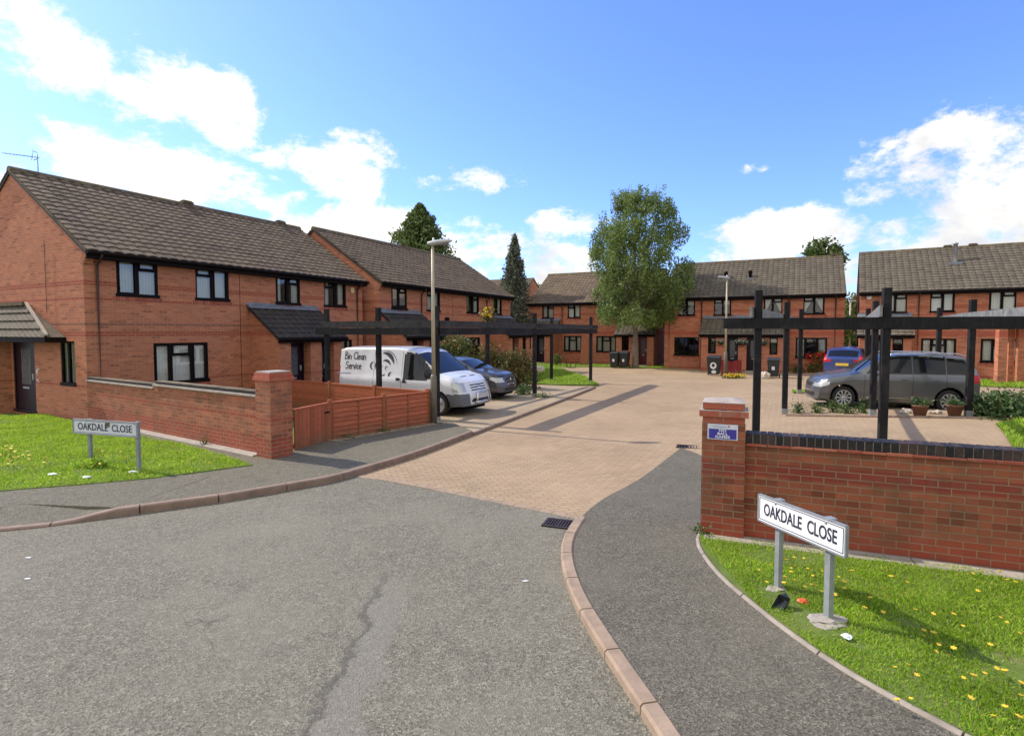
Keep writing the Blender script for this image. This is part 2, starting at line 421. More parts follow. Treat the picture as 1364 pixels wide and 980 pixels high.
def fence_mat(name, c):
    t = NT(name); r = t.island(); p = t.obj()
    mp = t.t.nodes.new('ShaderNodeMapping'); mp.inputs['Scale'].default_value = (2, 2, 14); t.l(p, mp.inputs[0])
    f = t.noise(mp.outputs[0], 3, 5, .65)
    col = t.ramp(r, [(0, tuple(x * .8 for x in c)), (1, tuple(x * 1.2 for x in c))])
    col = t.mix(t.rng(f, .4, .7, 0, .55), col, tuple(x * .5 for x in c))
    g = t.noise(p, 2.2, 5, .7); col = t.mix(t.rng(g, .55, .75, 0, .6), col, (.30, .19, .11))
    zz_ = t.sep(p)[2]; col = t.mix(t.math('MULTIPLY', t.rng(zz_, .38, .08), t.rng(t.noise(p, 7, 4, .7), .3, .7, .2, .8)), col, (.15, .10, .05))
    t.bump(f, .5, .006); return t.set(col, .8, 0, .3)
M_fence = fence_mat('orange_stained_timber', (.40, .115, .055)); M_post = fence_mat('fence_post_timber', (.30, .10, .045))
M_gate_red = fence_mat('maroon_timber', (.20, .022, .022))
M_bin = plain('bin_plastic', (.020, .024, .026), .45, var=.2); M_drain = plain('cast_iron', (.05, .035, .032), .6, .3, var=.4, scale=20)
M_bin_lid = plain('bin_lid_plastic', (.03, .034, .04), .4)
M_terra = plain('terracotta', (.22, .10, .06), .8, var=.3); M_gravel = plain('dusty_gravel', (.26, .20, .12), .95, var=.6, scale=14, bump=.02)
M_stone = plain('pale_stone', (.50, .42, .34), .9, var=.3, scale=6, bump=.01)
M_steel = plain('stainless_flue', (.55, .56, .58), .25, .8, var=.1)
M_litter = plain('litter_white', (.72, .76, .74), .6)

# ------------------------------------------------------------------ world, sun, camera
SUN_AZ = math.atan2(-.915, .40)          # towards the sun, measured from +Y clockwise
SUN_EL = R(42)
def make_world():
    w = bpy.data.worlds.new('World'); scene.world = w; w.use_nodes = True
    nt = w.node_tree; N = nt.nodes; L = nt.links
    bg = N['Background']; out = N['World Output']
    sky = N.new('ShaderNodeTexSky'); sky.sky_type = 'NISHITA'; sky.sun_disc = False
    sky.sun_elevation = SUN_EL; sky.sun_rotation = SUN_AZ
    sky.air_density = 1.0; sky.dust_density = .6; sky.ozone_density = 3.0; sky.altitude = 50
    def m(op, a, b=None, c=None, clamp=False):
        n = N.new('ShaderNodeMath'); n.operation = op; n.use_clamp = clamp
        for i, v in enumerate((a, b, c)):
            if v is None: continue
            if isinstance(v, (int, float)): n.inputs[i].default_value = v
            else: L.new(v, n.inputs[i])
        return n.outputs[0]
    tc = N.new('ShaderNodeTexCoord'); sp = N.new('ShaderNodeSeparateXYZ'); L.new(tc.outputs['Generated'], sp.inputs[0])
    x, y, z = sp.outputs
    az = m('ARCTAN2', x, y); el = m('ARCSINE', z)
    cb = N.new('ShaderNodeCombineXYZ'); L.new(az, cb.inputs[0]); L.new(m('MULTIPLY', el, 1.5), cb.inputs[1])
    def nz(scale, detail, rough, off=0., vec=cb.outputs[0], dist=0.):
        mp = N.new('ShaderNodeMapping'); mp.inputs['Location'].default_value = (off, off * .7, off * .3); L.new(vec, mp.inputs[0])
        n = N.new('ShaderNodeTexNoise'); n.inputs['Scale'].default_value = scale; n.inputs['Detail'].default_value = detail
        n.inputs['Roughness'].default_value = rough; n.inputs['Distortion'].default_value = dist; L.new(mp.outputs[0], n.inputs['Vector']); return n.outputs['Fac']
    f1 = nz(6.5, 9, .62, 3.1, dist=.3); f2 = nz(24, 8, .7, 9.2)
    def dirpx(px, py):
        d = ray(px, py).normalized(); return math.atan2(d.x, d.y), math.asin(d.z)
    # cloud banks: centre, half sizes (in pixels of the view), tilt, weight
    blobs = [(95, 75, 150, 60, 28, .95), (260, 118, 120, 45, 15, .95), (20, 45, 60, 60, 0, .8), (330, 190, 90, 32, 25, .9),
             (300, 245, 175, 45, 8, 1.), (440, 228, 95, 52, 10, .9), (180, 190, 30, 22, 0, .55), (520, 320, 210, 50, 8, 1.), (10, 262, 60, 45, 0, 1.), (200, 262, 110, 35, 5, 1.),
             (620, 240, 75, 20, 0, .9), (725, 300, 34, 24, 0, .8), (680, 345, 80, 38, 0, .9), (765, 330, 40, 40, 0, .55),
             (1030, 305, 130, 26, 0, 1.), (990, 340, 120, 25, -5, .75), (1110, 345, 70, 50, 0, .8), (760, 372, 90, 22, 0, .8),
             (1270, 215, 85, 68, 0, 1.05), (1330, 270, 130, 80, 0, 1.1), (1190, 215, 42, 40, 30, .35), (1250, 330, 160, 50, 0, 1.), (1165, 260, 35, 22, 0, .4),
             (1000, 226, 16, 7, 0, .25), (900, 395, 500, 22, 0, .5), (-250, 150, 200, 150, 0, .9), (-500, 280, 300, 120, 0, .8), (1650, 220, 250, 160, 0, .9)]
    tot = None
    for (px, py, rx, ry, tilt, wgt) in blobs:
        if 0 <= px <= 1364:
            a0, e0 = dirpx(px, py); a1, _ = dirpx(px + rx, py); _, e1 = dirpx(px, py - ry); ra, re = abs(a1 - a0), abs(e1 - e0)
        else:
            a0 = (px - 682) / 735 * .85; e0 = (441 - py) / 800; ra = rx / 900; re = ry / 900
        ta = R(tilt); c, s = math.cos(ta), math.sin(ta)
        da = m('SUBTRACT', az, a0); de = m('SUBTRACT', el, e0)
        u = m('SUBTRACT', m('MULTIPLY', da, c / ra), m('MULTIPLY', de, s / ra)); v = m('ADD', m('MULTIPLY', da, s / re), m('MULTIPLY', de, c / re))
        r2 = m('ADD', m('MULTIPLY', u, u), m('MULTIPLY', v, v))
        val = m('MULTIPLY', m('SUBTRACT', 1., m('MULTIPLY', r2, .80)), wgt)
        tot = val if tot is None else m('MAXIMUM', tot, val)
    back = N.new('ShaderNodeMapRange'); L.new(y, back.inputs[0]); back.inputs[1].default_value = .25; back.inputs[2].default_value = -.25; back.inputs[3].default_value = -1.6; back.inputs[4].default_value = 1.1  # unseen cloud cover added behind the camera to lift and neutralise the shade
    tot = m('MAXIMUM', tot, back.outputs[0])
    nse = m('ADD', m('MULTIPLY', m('SUBTRACT', f1, .5), 5.0), m('MULTIPLY', m('SUBTRACT', f2, .5), 2.0))
    dens = m('ADD', tot, nse)
    mr = N.new('ShaderNodeMapRange'); mr.interpolation_type = 'SMOOTHSTEP'; L.new(dens, mr.inputs[0])
    mr.inputs[1].default_value = .08; mr.inputs[2].default_value = .95
    fac = mr.outputs[0]
    # cloud brightness: thick bases greyer
    g = nz(7, 6, .6, 21.); th = m('MULTIPLY', dens, .35)
    shade = N.new('ShaderNodeMapRange'); L.new(m('ADD', m('SUBTRACT', g, m('MULTIPLY', el, .8)), m('MULTIPLY', az, .12)), shade.inputs[0])
    shade.inputs[1].default_value = .34; shade.inputs[2].default_value = .60; shade.inputs[3].default_value = 0.; shade.inputs[4].default_value = 1.
    cc = N.new('ShaderNodeMix'); cc.data_type = 'RGBA'; L.new(shade.outputs[0], cc.inputs[0])
    cc.inputs[6].default_value = (CLOUD, CLOUD * .965, CLOUD * .90, 1); cc.inputs[7].default_value = (CLOUD * .66, CLOUD * .67, CLOUD * .70, 1)
    tint = N.new('ShaderNodeMix'); tint.data_type = 'RGBA'; tint.blend_type = 'MULTIPLY'; tint.inputs[0].default_value = 1
    L.new(sky.outputs[0], tint.inputs[6]); tint.inputs[7].default_value = SKYTINT
    mx = N.new('ShaderNodeMix'); mx.data_type = 'RGBA'; L.new(fac, mx.inputs[0]); L.new(tint.outputs[2], mx.inputs[6]); L.new(cc.outputs[2], mx.inputs[7])
    L.new(mx.outputs[2], bg.inputs[0]); bg.inputs[1].default_value = .15
CLOUD = 3.75; SKYTINT = (.50, .60, .93, 1)
make_world()
ld = bpy.data.lights.new('sun', 'SUN'); ld.energy = 2.1; ld.angle = R(.53); ld.color = (1., .92, .80)
lo = bpy.data.objects.new('sun', ld); COL.objects.link(lo)
sd = Vector((math.sin(SUN_AZ) * math.cos(SUN_EL), math.cos(SUN_AZ) * math.cos(SUN_EL), math.sin(SUN_EL)))
lo.rotation_euler = (-sd).to_track_quat('-Z', 'Y').to_euler(); lo.location = sd * 50
cd = bpy.data.cameras.new('camera'); cam = bpy.data.objects.new('camera', cd); COL.objects.link(cam)
cam.location = (0, 0, CAMH); cam.rotation_euler = (R(90) - PITCH, 0, 0)
cd.sensor_fit = 'HORIZONTAL'; cd.sensor_width = 36; cd.lens = 36 * F / 1364; cd.shift_x = 0; cd.shift_y = (PY - 490) / 1364
cd.clip_end = 3000; scene.camera = cam
scene.view_settings.view_transform = 'Standard'; scene.view_settings.look = 'None'; scene.view_settings.exposure = 1.16

# ------------------------------------------------------------------ ground sheets
def sheet(name, pts, z, mat, gzf=False, kind='structure', step=.6, parent=None):
    bm = bmesh.new(); vs = [bm.verts.new((x, y, 0)) for x, y in pts]; bm.faces.new(vs)
    if gzf:
        xs = [p[0] for p in pts]; ys = [p[1] for p in pts]
        bmesh.ops.triangulate(bm, faces=bm.faces)
        x = min(xs) + step
        while x < max(xs):
            bmesh.ops.bisect_plane(bm, geom=bm.verts[:] + bm.edges[:] + bm.faces[:], plane_co=(x, 0, 0), plane_no=(1, 0, 0)); x += step
        y = max(min(ys), 8.) + step
        while y < min(max(ys), 28):
            bmesh.ops.bisect_plane(bm, geom=bm.verts[:] + bm.edges[:] + bm.faces[:], plane_co=(0, y, 0), plane_no=(0, 1, 0)); y += step
    for v in bm.verts: v.co.z = z + (gz(v.co.x, v.co.y) if gzf else 0)
    bmesh.ops.triangulate(bm, faces=bm.faces)
    bmesh.ops.recalc_face_normals(bm, faces=bm.faces)
    for f in bm.faces:
        if f.normal.z < 0: f.normal_flip()
        f.smooth = True
    me = bpy.data.meshes.new(name); bm.to_mesh(me); bm.free(); me.materials.append(mat); box_uv(me)
    o = bpy.data.objects.new(name, me); COL.objects.link(o); o['kind'] = kind
    return o
def P(*a, z=0.): return [G(px, py, z) for px, py in a]
def spline(pts, n=8):
    out = []
    for i in range(len(pts) - 1):
        p0 = pts[max(i-1, 0)]; p1 = pts[i]; p2 = pts[i+1]; p3 = pts[min(i+2, len(pts)-1)]
        for k in range(n):
            t = k / n
            out.append(tuple(.5 * ((2*b) + (-a+c)*t + (2*a-5*b+4*c-d)*t*t + (-a+3*b-3*c+d)*t**3) for a, b, c, d in zip(p0, p1, p2, p3)))
    out.append(tuple(pts[-1])); return out

sheet('ground', [(-400, -60), (400, -60), (400, 900), (-400, 900)], -.03, M_soil)
def raised(name, pts, z, mat, kind='structure'):
    o = MB().prism(pts, -.02, z).build(name, mat); o['kind'] = kind; return o
# near road
sheet('road', [(-40, -12), (40, -12), (40, 4.), (12, 8.), (4, 9.5), (-3.6, 10.6), (-12, 8.4), (-40, 7.)], 0., M_road)
# shared block paved court (with the gentle rise on the right)
kr_end = G(775, 690)
court = [G(478, 634), G(600, 656), G(690, 673), G(775, 690), G(850, 642), G(900, 598), (4.4, 8.2), (13., 4.5), (40, 0), (46, 60), (-10, 60), (-10, 30), (-6, 19), (-6.6, 17.4), (-2.1, 14.1), G(600, 585)]
sheet('block_paving', court, .004, M_pave, gzf=True)
# edging row where asphalt meets the blocks
def strip(name, line, w, z0, z1, mat, seg=.92, gap=.014, side=0., label=None, gzf=False, z1f=None):
    mb = MB(); 
    # resample into stones
    pts = [Vector(p) for p in line]; d = [0]
    for i in range(1, len(pts)): d.append(d[-1] + (pts[i] - pts[i-1]).length)
    def at(s):
        for i in range(1, len(pts)):
            if s <= d[i]: 
                t = (s - d[i-1]) / max(1e-9, d[i] - d[i-1]); return pts[i-1].lerp(pts[i], t)
        return pts[-1]
    s = 0.; tot = d[-1]
    def nrm(s):
        t = (at(min(s + .05, tot)) - at(max(s - .05, 0))).normalized(); return Vector((-t.y, t.x))
    while s < tot - .02:
        e = min(s + seg, tot); g = gap
        secs = []
        k = 4
        for i in range(k + 1):
            q = s + g / 2 + (e - s - g) * i / k; c = at(q); n = nrm(q); c = c + n * side
            b = .018; z1 = z1f(q) if z1f else z1
            zz = gz(c.x, c.y) if gzf else 0
            secs.append([(*(c - n * w / 2), z0 + zz), (*(c - n * w / 2), z1 - b + zz), (*(c - n * (w / 2 - b)), z1 + zz), (*(c + n * (w / 2 - b)), z1 + zz), (*(c + n * w / 2), z1 - b + zz), (*(c + n * w / 2), z0 + zz)])
        vs = [v for sct in secs for v in sct]; fs = []
        for i in range(k):
            for j in range(5): fs.append((i*6+j, i*6+j+1, (i+1)*6+j+1, (i+1)*6+j))
        fs.append((0,1,2,3,4,5)); fs.append(tuple(k*6+j for j in range(6))[::-1])
        mb.add(vs, fs); s = e
    o = mb.build(name, mat); o['kind'] = 'structure'; return o
edge_line = spline(P((478, 634), (530, 641), (600, 655), (690, 673), (775, 690)), 6)
strip('block_edging', edge_line, .11, -.02, .012, M_kerb, seg=.2, gap=.006)
# left footpath with its kerb
KL = spline(P((-60, 713), (60, 702), (130, 692), (215, 680), (300, 668), (380, 654), (440, 643), (480, 632), (560, 607), (630, 580)), 6)
kd = [Vector(q) for q in KL]; kx = 14; ks = [0.]
for i in range(1, len(kd)): ks.append(ks[-1] + (kd[i] - kd[i-1]).length)
def kerb_top(q): return .03 + .075 * max(0., min(1., (q - ks[8]) / (ks[kx] - ks[8])))
KLh = strip('kerb', KL, .13, -.05, .105, M_kerb_red, side=.06, z1f=kerb_top)
lp = [(x - .0, y) for x, y in KL]
nrm_in = []
path_l = [(-30, 9.9)] + [(p[0] - .02, p[1] + .1) for p in KL[kx:]] + P((600, 566), (575, 566), (437, 591), (389, 606), (345, 610), z=.0) + [(-5.2, 11.0), (-12, 14.2), (-30, 20)]
raised('footpath', path_l, .09, M_path_l)
ramp = [KL[i] for i in range(0, kx + 1)]
mr_ = MB(); vs_ = []
for i, q in enumerate(ramp): vs_ += [(q[0] - .02, q[1] + .1, kerb_top(ks[i]) - .012 if i < kx else .092), (q[0] - .2, q[1] + .95, .0945)]
mr_.add(vs_, [(2*i, 2*i+2, 2*i+3, 2*i+1) for i in range(len(ramp) - 1)])
x0_, y0_ = ramp[0]; x1_, y1_ = ramp[-1]
mr_.add([(-30, 7.6, .03), (x0_ - .02, y0_ + .1, .03), (x0_ - .2, y0_ + .95, .0945), (-30, 9.8, .0945)], [(0, 1, 2, 3)])
bk = [(q[0] - .2, q[1] + .95, .0945) for q in ramp]
mr_.add(bk + [(x1_ - .02, y1_ + .1, .0905), (x1_ + .3, y1_ + 1.6, .0945), (-30, 15, .0945), (-30, 9.8, .0945)], [tuple(range(len(bk) + 4))])
o = mr_.build('footpath', M_path_l); o['kind'] = 'structure'
# right footpath
KRs = P((905, 598), (850, 640), (800, 668), (768, 694), (752, 720), (748, 750), (762, 800), (800, 868), (868, 975), (960, 1130))
KR = spline(KRs, 6)
cut = spline(P((768, 694), (752, 720), (748, 750), (762, 800), (800, 868), (868, 975), (960, 1130)), 6)
strip('kerb', cut, .13, -.05, .075, M_kerb, seg=.6, side=.06)
strip('kerb', spline(P((905, 598), (850, 640), (800, 668), (768, 694)), 6), .1, -.05, .03, M_kerb_g, seg=.6, side=.05)
lawn_edge = spline(P((938, 700), (930, 722), (955, 760), (1000, 800), (1065, 850), (1150, 905), (1300, 985), (1500, 1090), z=.07), 5)
path_r = [(p[0] + .06, p[1]) for p in KR] + [(1.2, -4)] + [(9, -3)] + lawn_edge[::-1] + [(2.5, 6.5), G(938, 600)]
raised('footpath', path_r, .055, M_path)
strip('path_edging', lawn_edge, .05, -.02, .078, M_kerb_g, seg=.9)
# near lawn on the right
wallA = Vector(G(990, 722)); wallB = Vector(G(1364, 771)); wd = (wallB - wallA).normalized(); wn = Vector((wd.y, -wd.x))
lawn_r_pts = [(p[0] + .03, p[1] + .02) for p in lawn_edge] + [(14, -2), (14, wallA.y + (14 - wallA.x) * wd.y / wd.x), (wallA.x - .35, wallA.y + .0)]
raised('lawn_soil', lawn_r_pts, .065, M_soil)
strip('wall_footing_strip', [tuple(wallA + wd * t - (-wn) * .12) for t in (-.42, 12)], .2, -.02, .082, M_conc, seg=2)
# left lawn
lawn_l_pts = P((-200, 668), (-60, 660), (20, 652), (110, 645), (200, 637), (337, 619), (300, 607), (262, 596), (118, 566), (60, 552), (-60, 556), z=.1)
raised('lawn_soil', lawn_l_pts, .105, M_soil)
# bays on the left of the court
bayk = spline(P((630, 580), (700, 553), (760, 530), (792, 517)), 6)
bay = [tuple(p) for p in bayk] + P((700, 513), (660, 500)) + [(-6, 24.5), (-8, 17.5), (-6.6, 17.2), (-2.05, 14.05), G(600, 572)]
raised('parking_bays', bay, .05, M_pave_bay)
strip('bay_kerb', bayk, .09, -.02, .075, M_kerb_red, seg=.6)
# island lawn, verges
isl = P((690, 511), (740, 514), (798, 514), (780, 503), (745, 492), (700, 487), (640, 490))
raised('lawn_soil', isl, .07, M_soil)
verge_n = P((700, 490), (790, 489), (900, 491), (900, 486), (700, 484)); raised('lawn_soil', verge_n, .03, M_soil)

# grass blades ----------------------------------------------------------
def inside(pts, x, y):
    c = np.zeros(len(x), bool); n = len(pts); j = n - 1
    for i in range(n):
        xi, yi = pts[i]; xj, yj = pts[j]
        cond = ((yi > y) != (yj > y)) & (x < (xj - xi) * (y - yi) / ((yj - yi) if yj != yi else 1e-9) + xi)
        c ^= cond; j = i
    return c
def blades(name, pts, z, count, h0, h1, w, label, gzf=False, mat=None, clip=None, bare=()):
    xs = [p[0] for p in pts]; ys = [p[1] for p in pts]
    if clip: bx = clip
    else: bx = (min(xs), max(xs), min(ys), max(ys))
    X = rng.uniform(bx[0], bx[1], count * 4); Y = rng.uniform(bx[2], bx[3], count * 4)
    k = inside(pts, X, Y)
    pn = np.array([noise.noise(Vector((x * .9 + 7, y * .9, 2))) + .5 * noise.noise(Vector((x * 3.3, y * 3.3, 5))) for x, y in zip(X, Y)])
    k &= (pn > -.42) | (rng.random(len(X)) < .25)
    for bx0, by0, br in bare: k &= (np.hypot(X - bx0, (Y - by0)) > br * rng.uniform(.6, 1.2, len(X))) | (rng.random(len(X)) < .12)
    X = X[k][:count]; Y = Y[k][:count]; n = len(X)
    # uneven height: tufts
    tuft = np.array([noise.noise(Vector((x * 2.1, y * 2.1, 0))) for x, y in zip(X, Y)])
    h = rng.uniform(h0, h1, n) * (1 + .6 * tuft); a = rng.uniform(0, 2 * np.pi, n); lean = rng.uniform(.2, .95, n) * h
    b = rng.uniform(0, 2 * np.pi, n)
    Z = np.full(n, z) + (np.array([gz(x, y) for x, y in zip(X, Y)]) if gzf else 0)
    ww = w * rng.uniform(.6, 1.3, n)
    dx, dy = np.cos(a) * ww / 2, np.sin(a) * ww / 2; lx, ly = np.cos(b) * lean, np.sin(b) * lean
    V = np.stack([np.stack([X - dx, Y - dy, Z], 1), np.stack([X + dx, Y + dy, Z], 1),
                  np.stack([X + dx * .7 + lx * .4, Y + dy * .7 + ly * .4, Z + h * .65], 1), np.stack([X + lx, Y + ly, Z + h], 1),], 1).reshape(-1, 3)
    me = bpy.data.meshes.new(name); me.vertices.add(n * 4); me.vertices.foreach_set('co', V.ravel())
    me.loops.add(n * 4); me.loops.foreach_set('vertex_index', np.arange(n * 4))
    me.polygons.add(n); me.polygons.foreach_set('loop_start', np.arange(n) * 4); me.polygons.foreach_set('loop_total', np.full(n, 4))
    me.update(); me.validate(); me.materials.append(mat or M_grass)
    o = bpy.data.objects.new(name, me); COL.objects.link(o); tag(o, label, 'grass', kind='stuff'); return o
near_poly = lawn_r_pts
blades('grass', near_poly, .06, 120000, .018, .042, .007, 'bright green rough lawn below the right brick wall', clip=(2.1, 7.4, 1.6, 6.4), bare=[(*G(1031, 790, .07), .17), (*G(1048, 806, .07), .13), (*G(1075, 822, .07), .14), (*G(1097, 832, .07), .22)])
blades('grass', lawn_l_pts, .10, 75000, .022, .05, .012, 'bright green lawn around the left street name sign', clip=(-15.5, -4.5, 7.2, 15.5))
blades('grass', isl, .06, 14000, .05, .10, .03, 'small sunlit lawn beside the left timber posts')
blades('grass', verge_n, .02, 3500, .04, .09, .04, 'thin grass strip in front of the far left terrace')

# ------------------------------------------------------------------ houses
def roof_slope(name, parent, mat, o, u, v, Lu, Lv, amp=.028, period=.30, sub=6, course=.28, step=.026):
    """o eave-left corner, u unit along the eave, v unit up the slope; wavy interlocking tiles"""
    o, u, v = Vector(o), Vector(u), Vector(v); n = u.cross(v).normalized()
    if n.z < 0: n = -n
    nc = max(1, round(Lv / course)); c = Lv / nc; cols = max(2, int(Lu / period * sub)); 
    vs = []; fs = []; uvl = []
    prof = []
    for i in range(cols + 1):
        x = Lu * i / cols; ph = (x / period) % 1.
        prof.append((x, amp * (abs(math.sin(math.pi * ph)) ** .8)))
    for r in range(nc):
        b = len(vs)
        y0 = r * c; y1 = (r + 1) * c
        jit = [random.uniform(-.004, .006) for _ in range(int(Lu / period) + 2)]
        for (x, h) in prof:
            jj = jit[int(x / period)]
            vs.append(o + u * x + v * (y0 - .012) + n * (h + jj * .6))            # underside lip
            vs.append(o + u * x + v * (y0 - .012 + jj) + n * (h + step + jj))
            vs.append(o + u * x + v * y1 + n * (h + .0))
        for i in range(cols):
            a = b + i * 3; d = a + 3
            fs.append((a, d, d + 1, a + 1)); fs.append((a + 1, d + 1, d + 2, a + 2))
    me = bpy.data.meshes.new(name); me.from_pydata([tuple(q) for q in vs], [], fs)
    lay = me.uv_layers.new(name='UVMap'); ov = o
    co = np.array([((q - o).dot(u), (q - o).dot(v) + .013) for q in vs]); lv = np.empty(len(me.loops), dtype=int); me.loops.foreach_get('vertex_index', lv)
    lay.data.foreach_set('uv', co[lv].ravel())
    me.materials.append(mat); ob = bpy.data.objects.new(name, me); COL.objects.link(ob); ob.parent = parent
    return ob

def wall_holes(mb, L, z0, z1, holes, depth=.09, y=0., x0=0.):
    """front wall in the plane y, outside at -y; openings with reveals"""
    xs = sorted(set([x0, L] + [h[0] for h in holes] + [h[1] for h in holes])); zs = sorted(set([z0, z1] + [h[2] for h in holes] + [h[3] for h in holes]))
    for i in range(len(xs) - 1):
        for j in range(len(zs) - 1):
            cx = (xs[i] + xs[i+1]) / 2; cz = (zs[j] + zs[j+1]) / 2
            if any(h[0] < cx < h[1] and h[2] < cz < h[3] for h in holes): continue
            mb.poly([(xs[i], y, zs[j]), (xs[i+1], y, zs[j]), (xs[i+1], y, zs[j+1]), (xs[i], y, zs[j+1])])
    for a, b, c, d in [h[:4] for h in holes]:
        q = y + depth
        mb.poly([(a, y, c), (a, q, c), (a, q, d), (a, y, d)]); mb.poly([(b, y, c), (b, y, d), (b, q, d), (b, q, c)])
        mb.poly([(a, y, d), (a, q, d), (b, q, d), (b, y, d)]); mb.poly([(a, y, c), (b, y, c), (b, q, c), (a, q, c)])
    return mb

def window(parent, x0, x1, z0, z1, style='L', y=0., cur=0, M=None):
    """frame with pane and curtain; styles: L/R where the small top light is, 3 three lights, n narrow"""
    W = x1 - x0; H = z1 - z0; f = MB(); fw = .055; ya, yb = y + .015, y + .085
    def bx(a, b, c, d, q=0.): f.box(a, b, ya + q, yb, c, d, M)
    bx(x0, x1, z1 - fw, z1); bx(x0 - .03, x1 + .03, z0 - .035, z0 + fw, -.04)
    bx(x0, x0 + fw, z0 + fw, z1 - fw); bx(x1 - fw, x1, z0 + fw, z1 - fw)
    zt = z1 - fw - H * .24
    def sash(a, b, c, d): # slimmer opening leaf, proud
        s = .035; q = -.012
        bx(a, b, d - s, d, q); bx(a, b, c, c + s, q); bx(a, a + s, c + s, d - s, q); bx(b - s, b, c + s, d - s, q)
    if style in 'LR':
        xm = (x0 + x1) / 2; bx(xm - .04, xm + .04, z0 + fw, z1 - fw)
        if style == 'L': a, b = x0 + fw, xm - .04; c, d = xm + .04, x1 - fw
        else: a, b = xm + .04, x1 - fw; c, d = x0 + fw, xm - .04
        bx(a, b, zt - .05, zt); sash(a, b, zt, z1 - fw); sash(c, d, z0 + fw, z1 - fw)
    elif style == '3':
        a = x0 + W * .31; b = x0 + W * .69; bx(a - .035, a + .035, z0 + fw, z1 - fw); bx(b - .035, b + .035, z0 + fw, z1 - fw)
        bx(a + .035, b - .035, zt - .05, zt); sash(a + .035, b - .035, zt, z1 - fw); sash(x0 + fw, a - .035, z0 + fw, z1 - fw); sash(b + .035, x1 - fw, z0 + fw, z1 - fw)
    elif style == '5':
        for k in range(1, 5):
            a = x0 + W * k / 5; bx(a - .03, a + .03, z0 + fw, z1 - fw)
    elif style == 'n':
        bx(x0 + fw, x1 - fw, zt - .04, zt); sash(x0 + fw, x1 - fw, z0 + fw, zt - .04)
    elif style == '2':
        xm = (x0 + x1) / 2; bx(xm - .04, xm + .04, z0 + fw, z1 - fw)
    fr = f.build('window', M_black, parent)
    MB().add([M @ Vector(p) if M is not None else p for p in ((x0+fw, y+.05, z0+fw), (x1-fw, y+.05, z0+fw), (x1-fw, y+.05, z1-fw), (x0+fw, y+.05, z1-fw))], [(0,1,2,3)]).build('pane', M_glass, fr)
    def quad(a, b, c, d, yy, m, nm):
        MB().add([M @ Vector(p) if M is not None else p for p in ((a, yy, c), (b, yy, c), (b, yy, d), (a, yy, d))], [(0,1,2,3)]).build(nm, m, fr)
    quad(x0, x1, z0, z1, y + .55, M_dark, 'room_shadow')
    yc = y + .13
    if cur == 1: quad(x0, x1, z0, z1, yc, M_cur, 'curtain')
    elif cur == 2: quad(x0, x1, z0, z1, yc, M_cur2, 'curtain')
    elif cur == 3: quad(x0, x1, z0, z1, yc, M_curb, 'blind')
    elif cur in (4, 5, 6):   # pairs drawn aside (4), swagged (5), half height (6)
        cb = MB()
        if cur == 4:
            for a, b in ((x0, x0 + W * .28), (x1 - W * .28, x1)): cb.add([(a, yc, z0), (b, yc, z0), (b, yc, z1), (a, yc, z1)], [(0,1,2,3)])
        elif cur == 5:
            cb.add([(x0, yc, z0 + .1), (x0 + .15, yc, z0 + .25), (x0 + W * .3, yc, z0 + H * .55), (x0 + W * .46, yc, z1), (x0, yc, z1)], [(0,1,2,3,4)])
            cb.add([(x1, yc, z0 + .1), (x1 - .15, yc, z0 + .25), (x1 - W * .3, yc, z0 + H * .55), (x1 - W * .46, yc, z1), (x1, yc, z1)], [(0,1,2,3,4)])
        else: cb.add([(x0, yc, z0 + H * .62), (x1, yc, z0 + H * .62), (x1, yc, z1), (x0, yc, z1)], [(0,1,2,3)])
        cb.build('curtain', M_cur2 if cur != 6 else M_cur, fr)
    return fr

def door(parent, x0, x1, z1, y, mat=None, M=None, z0=.12, glazed=True):
    f = MB(); fw = .06
    f.box(x0, x0 + fw, y, y + .08, z0, z1, M); f.box(x1 - fw, x1, y, y + .08, z0, z1, M); f.box(x0 + fw, x1 - fw, y, y + .08, z1 - fw, z1, M)
    f.box(x0 - .02, x1 + .02, y - .06, y + .08, z0 - .05, z0, M)
    a, b = x0 + fw, x1 - fw; w = b - a
    f.box(a, b, y + .025, y + .06, z0, z0 + .75, M); f.box(a, b, y + .025, y + .06, z1 - fw - .15, z1 - fw, M)
    f.box(a, a + w * .25, y + .025, y + .06, z0 + .75, z1 - fw - .15, M); f.box(b - w * .25, b, y + .025, y + .06, z0 + .75, z1 - fw - .15, M)
    d = f.build('door', mat or M_door, parent)
    g = MB(); g.box(a + w * .25, b - w * .25, y + .035, y + .045, z0 + .75, z1 - fw - .15, M); g.build('door_glass', M_steelglass, d)
    h = MB(); h.box(b - .12, b - .06, y - .02, y + .02, z0 + .9, z0 + 1.08, M); h.build('handle', M_galv, d)
    l = MB(); l.box(a + w * .35, a + w * .65, y + .01, y + .03, z0 + .62, z0 + .68, M); l.build('letter_plate', M_galv, d)
    return d
M_steelglass = plain('door_obscured_glass', (.10, .11, .12), .15, var=.3, scale=10)

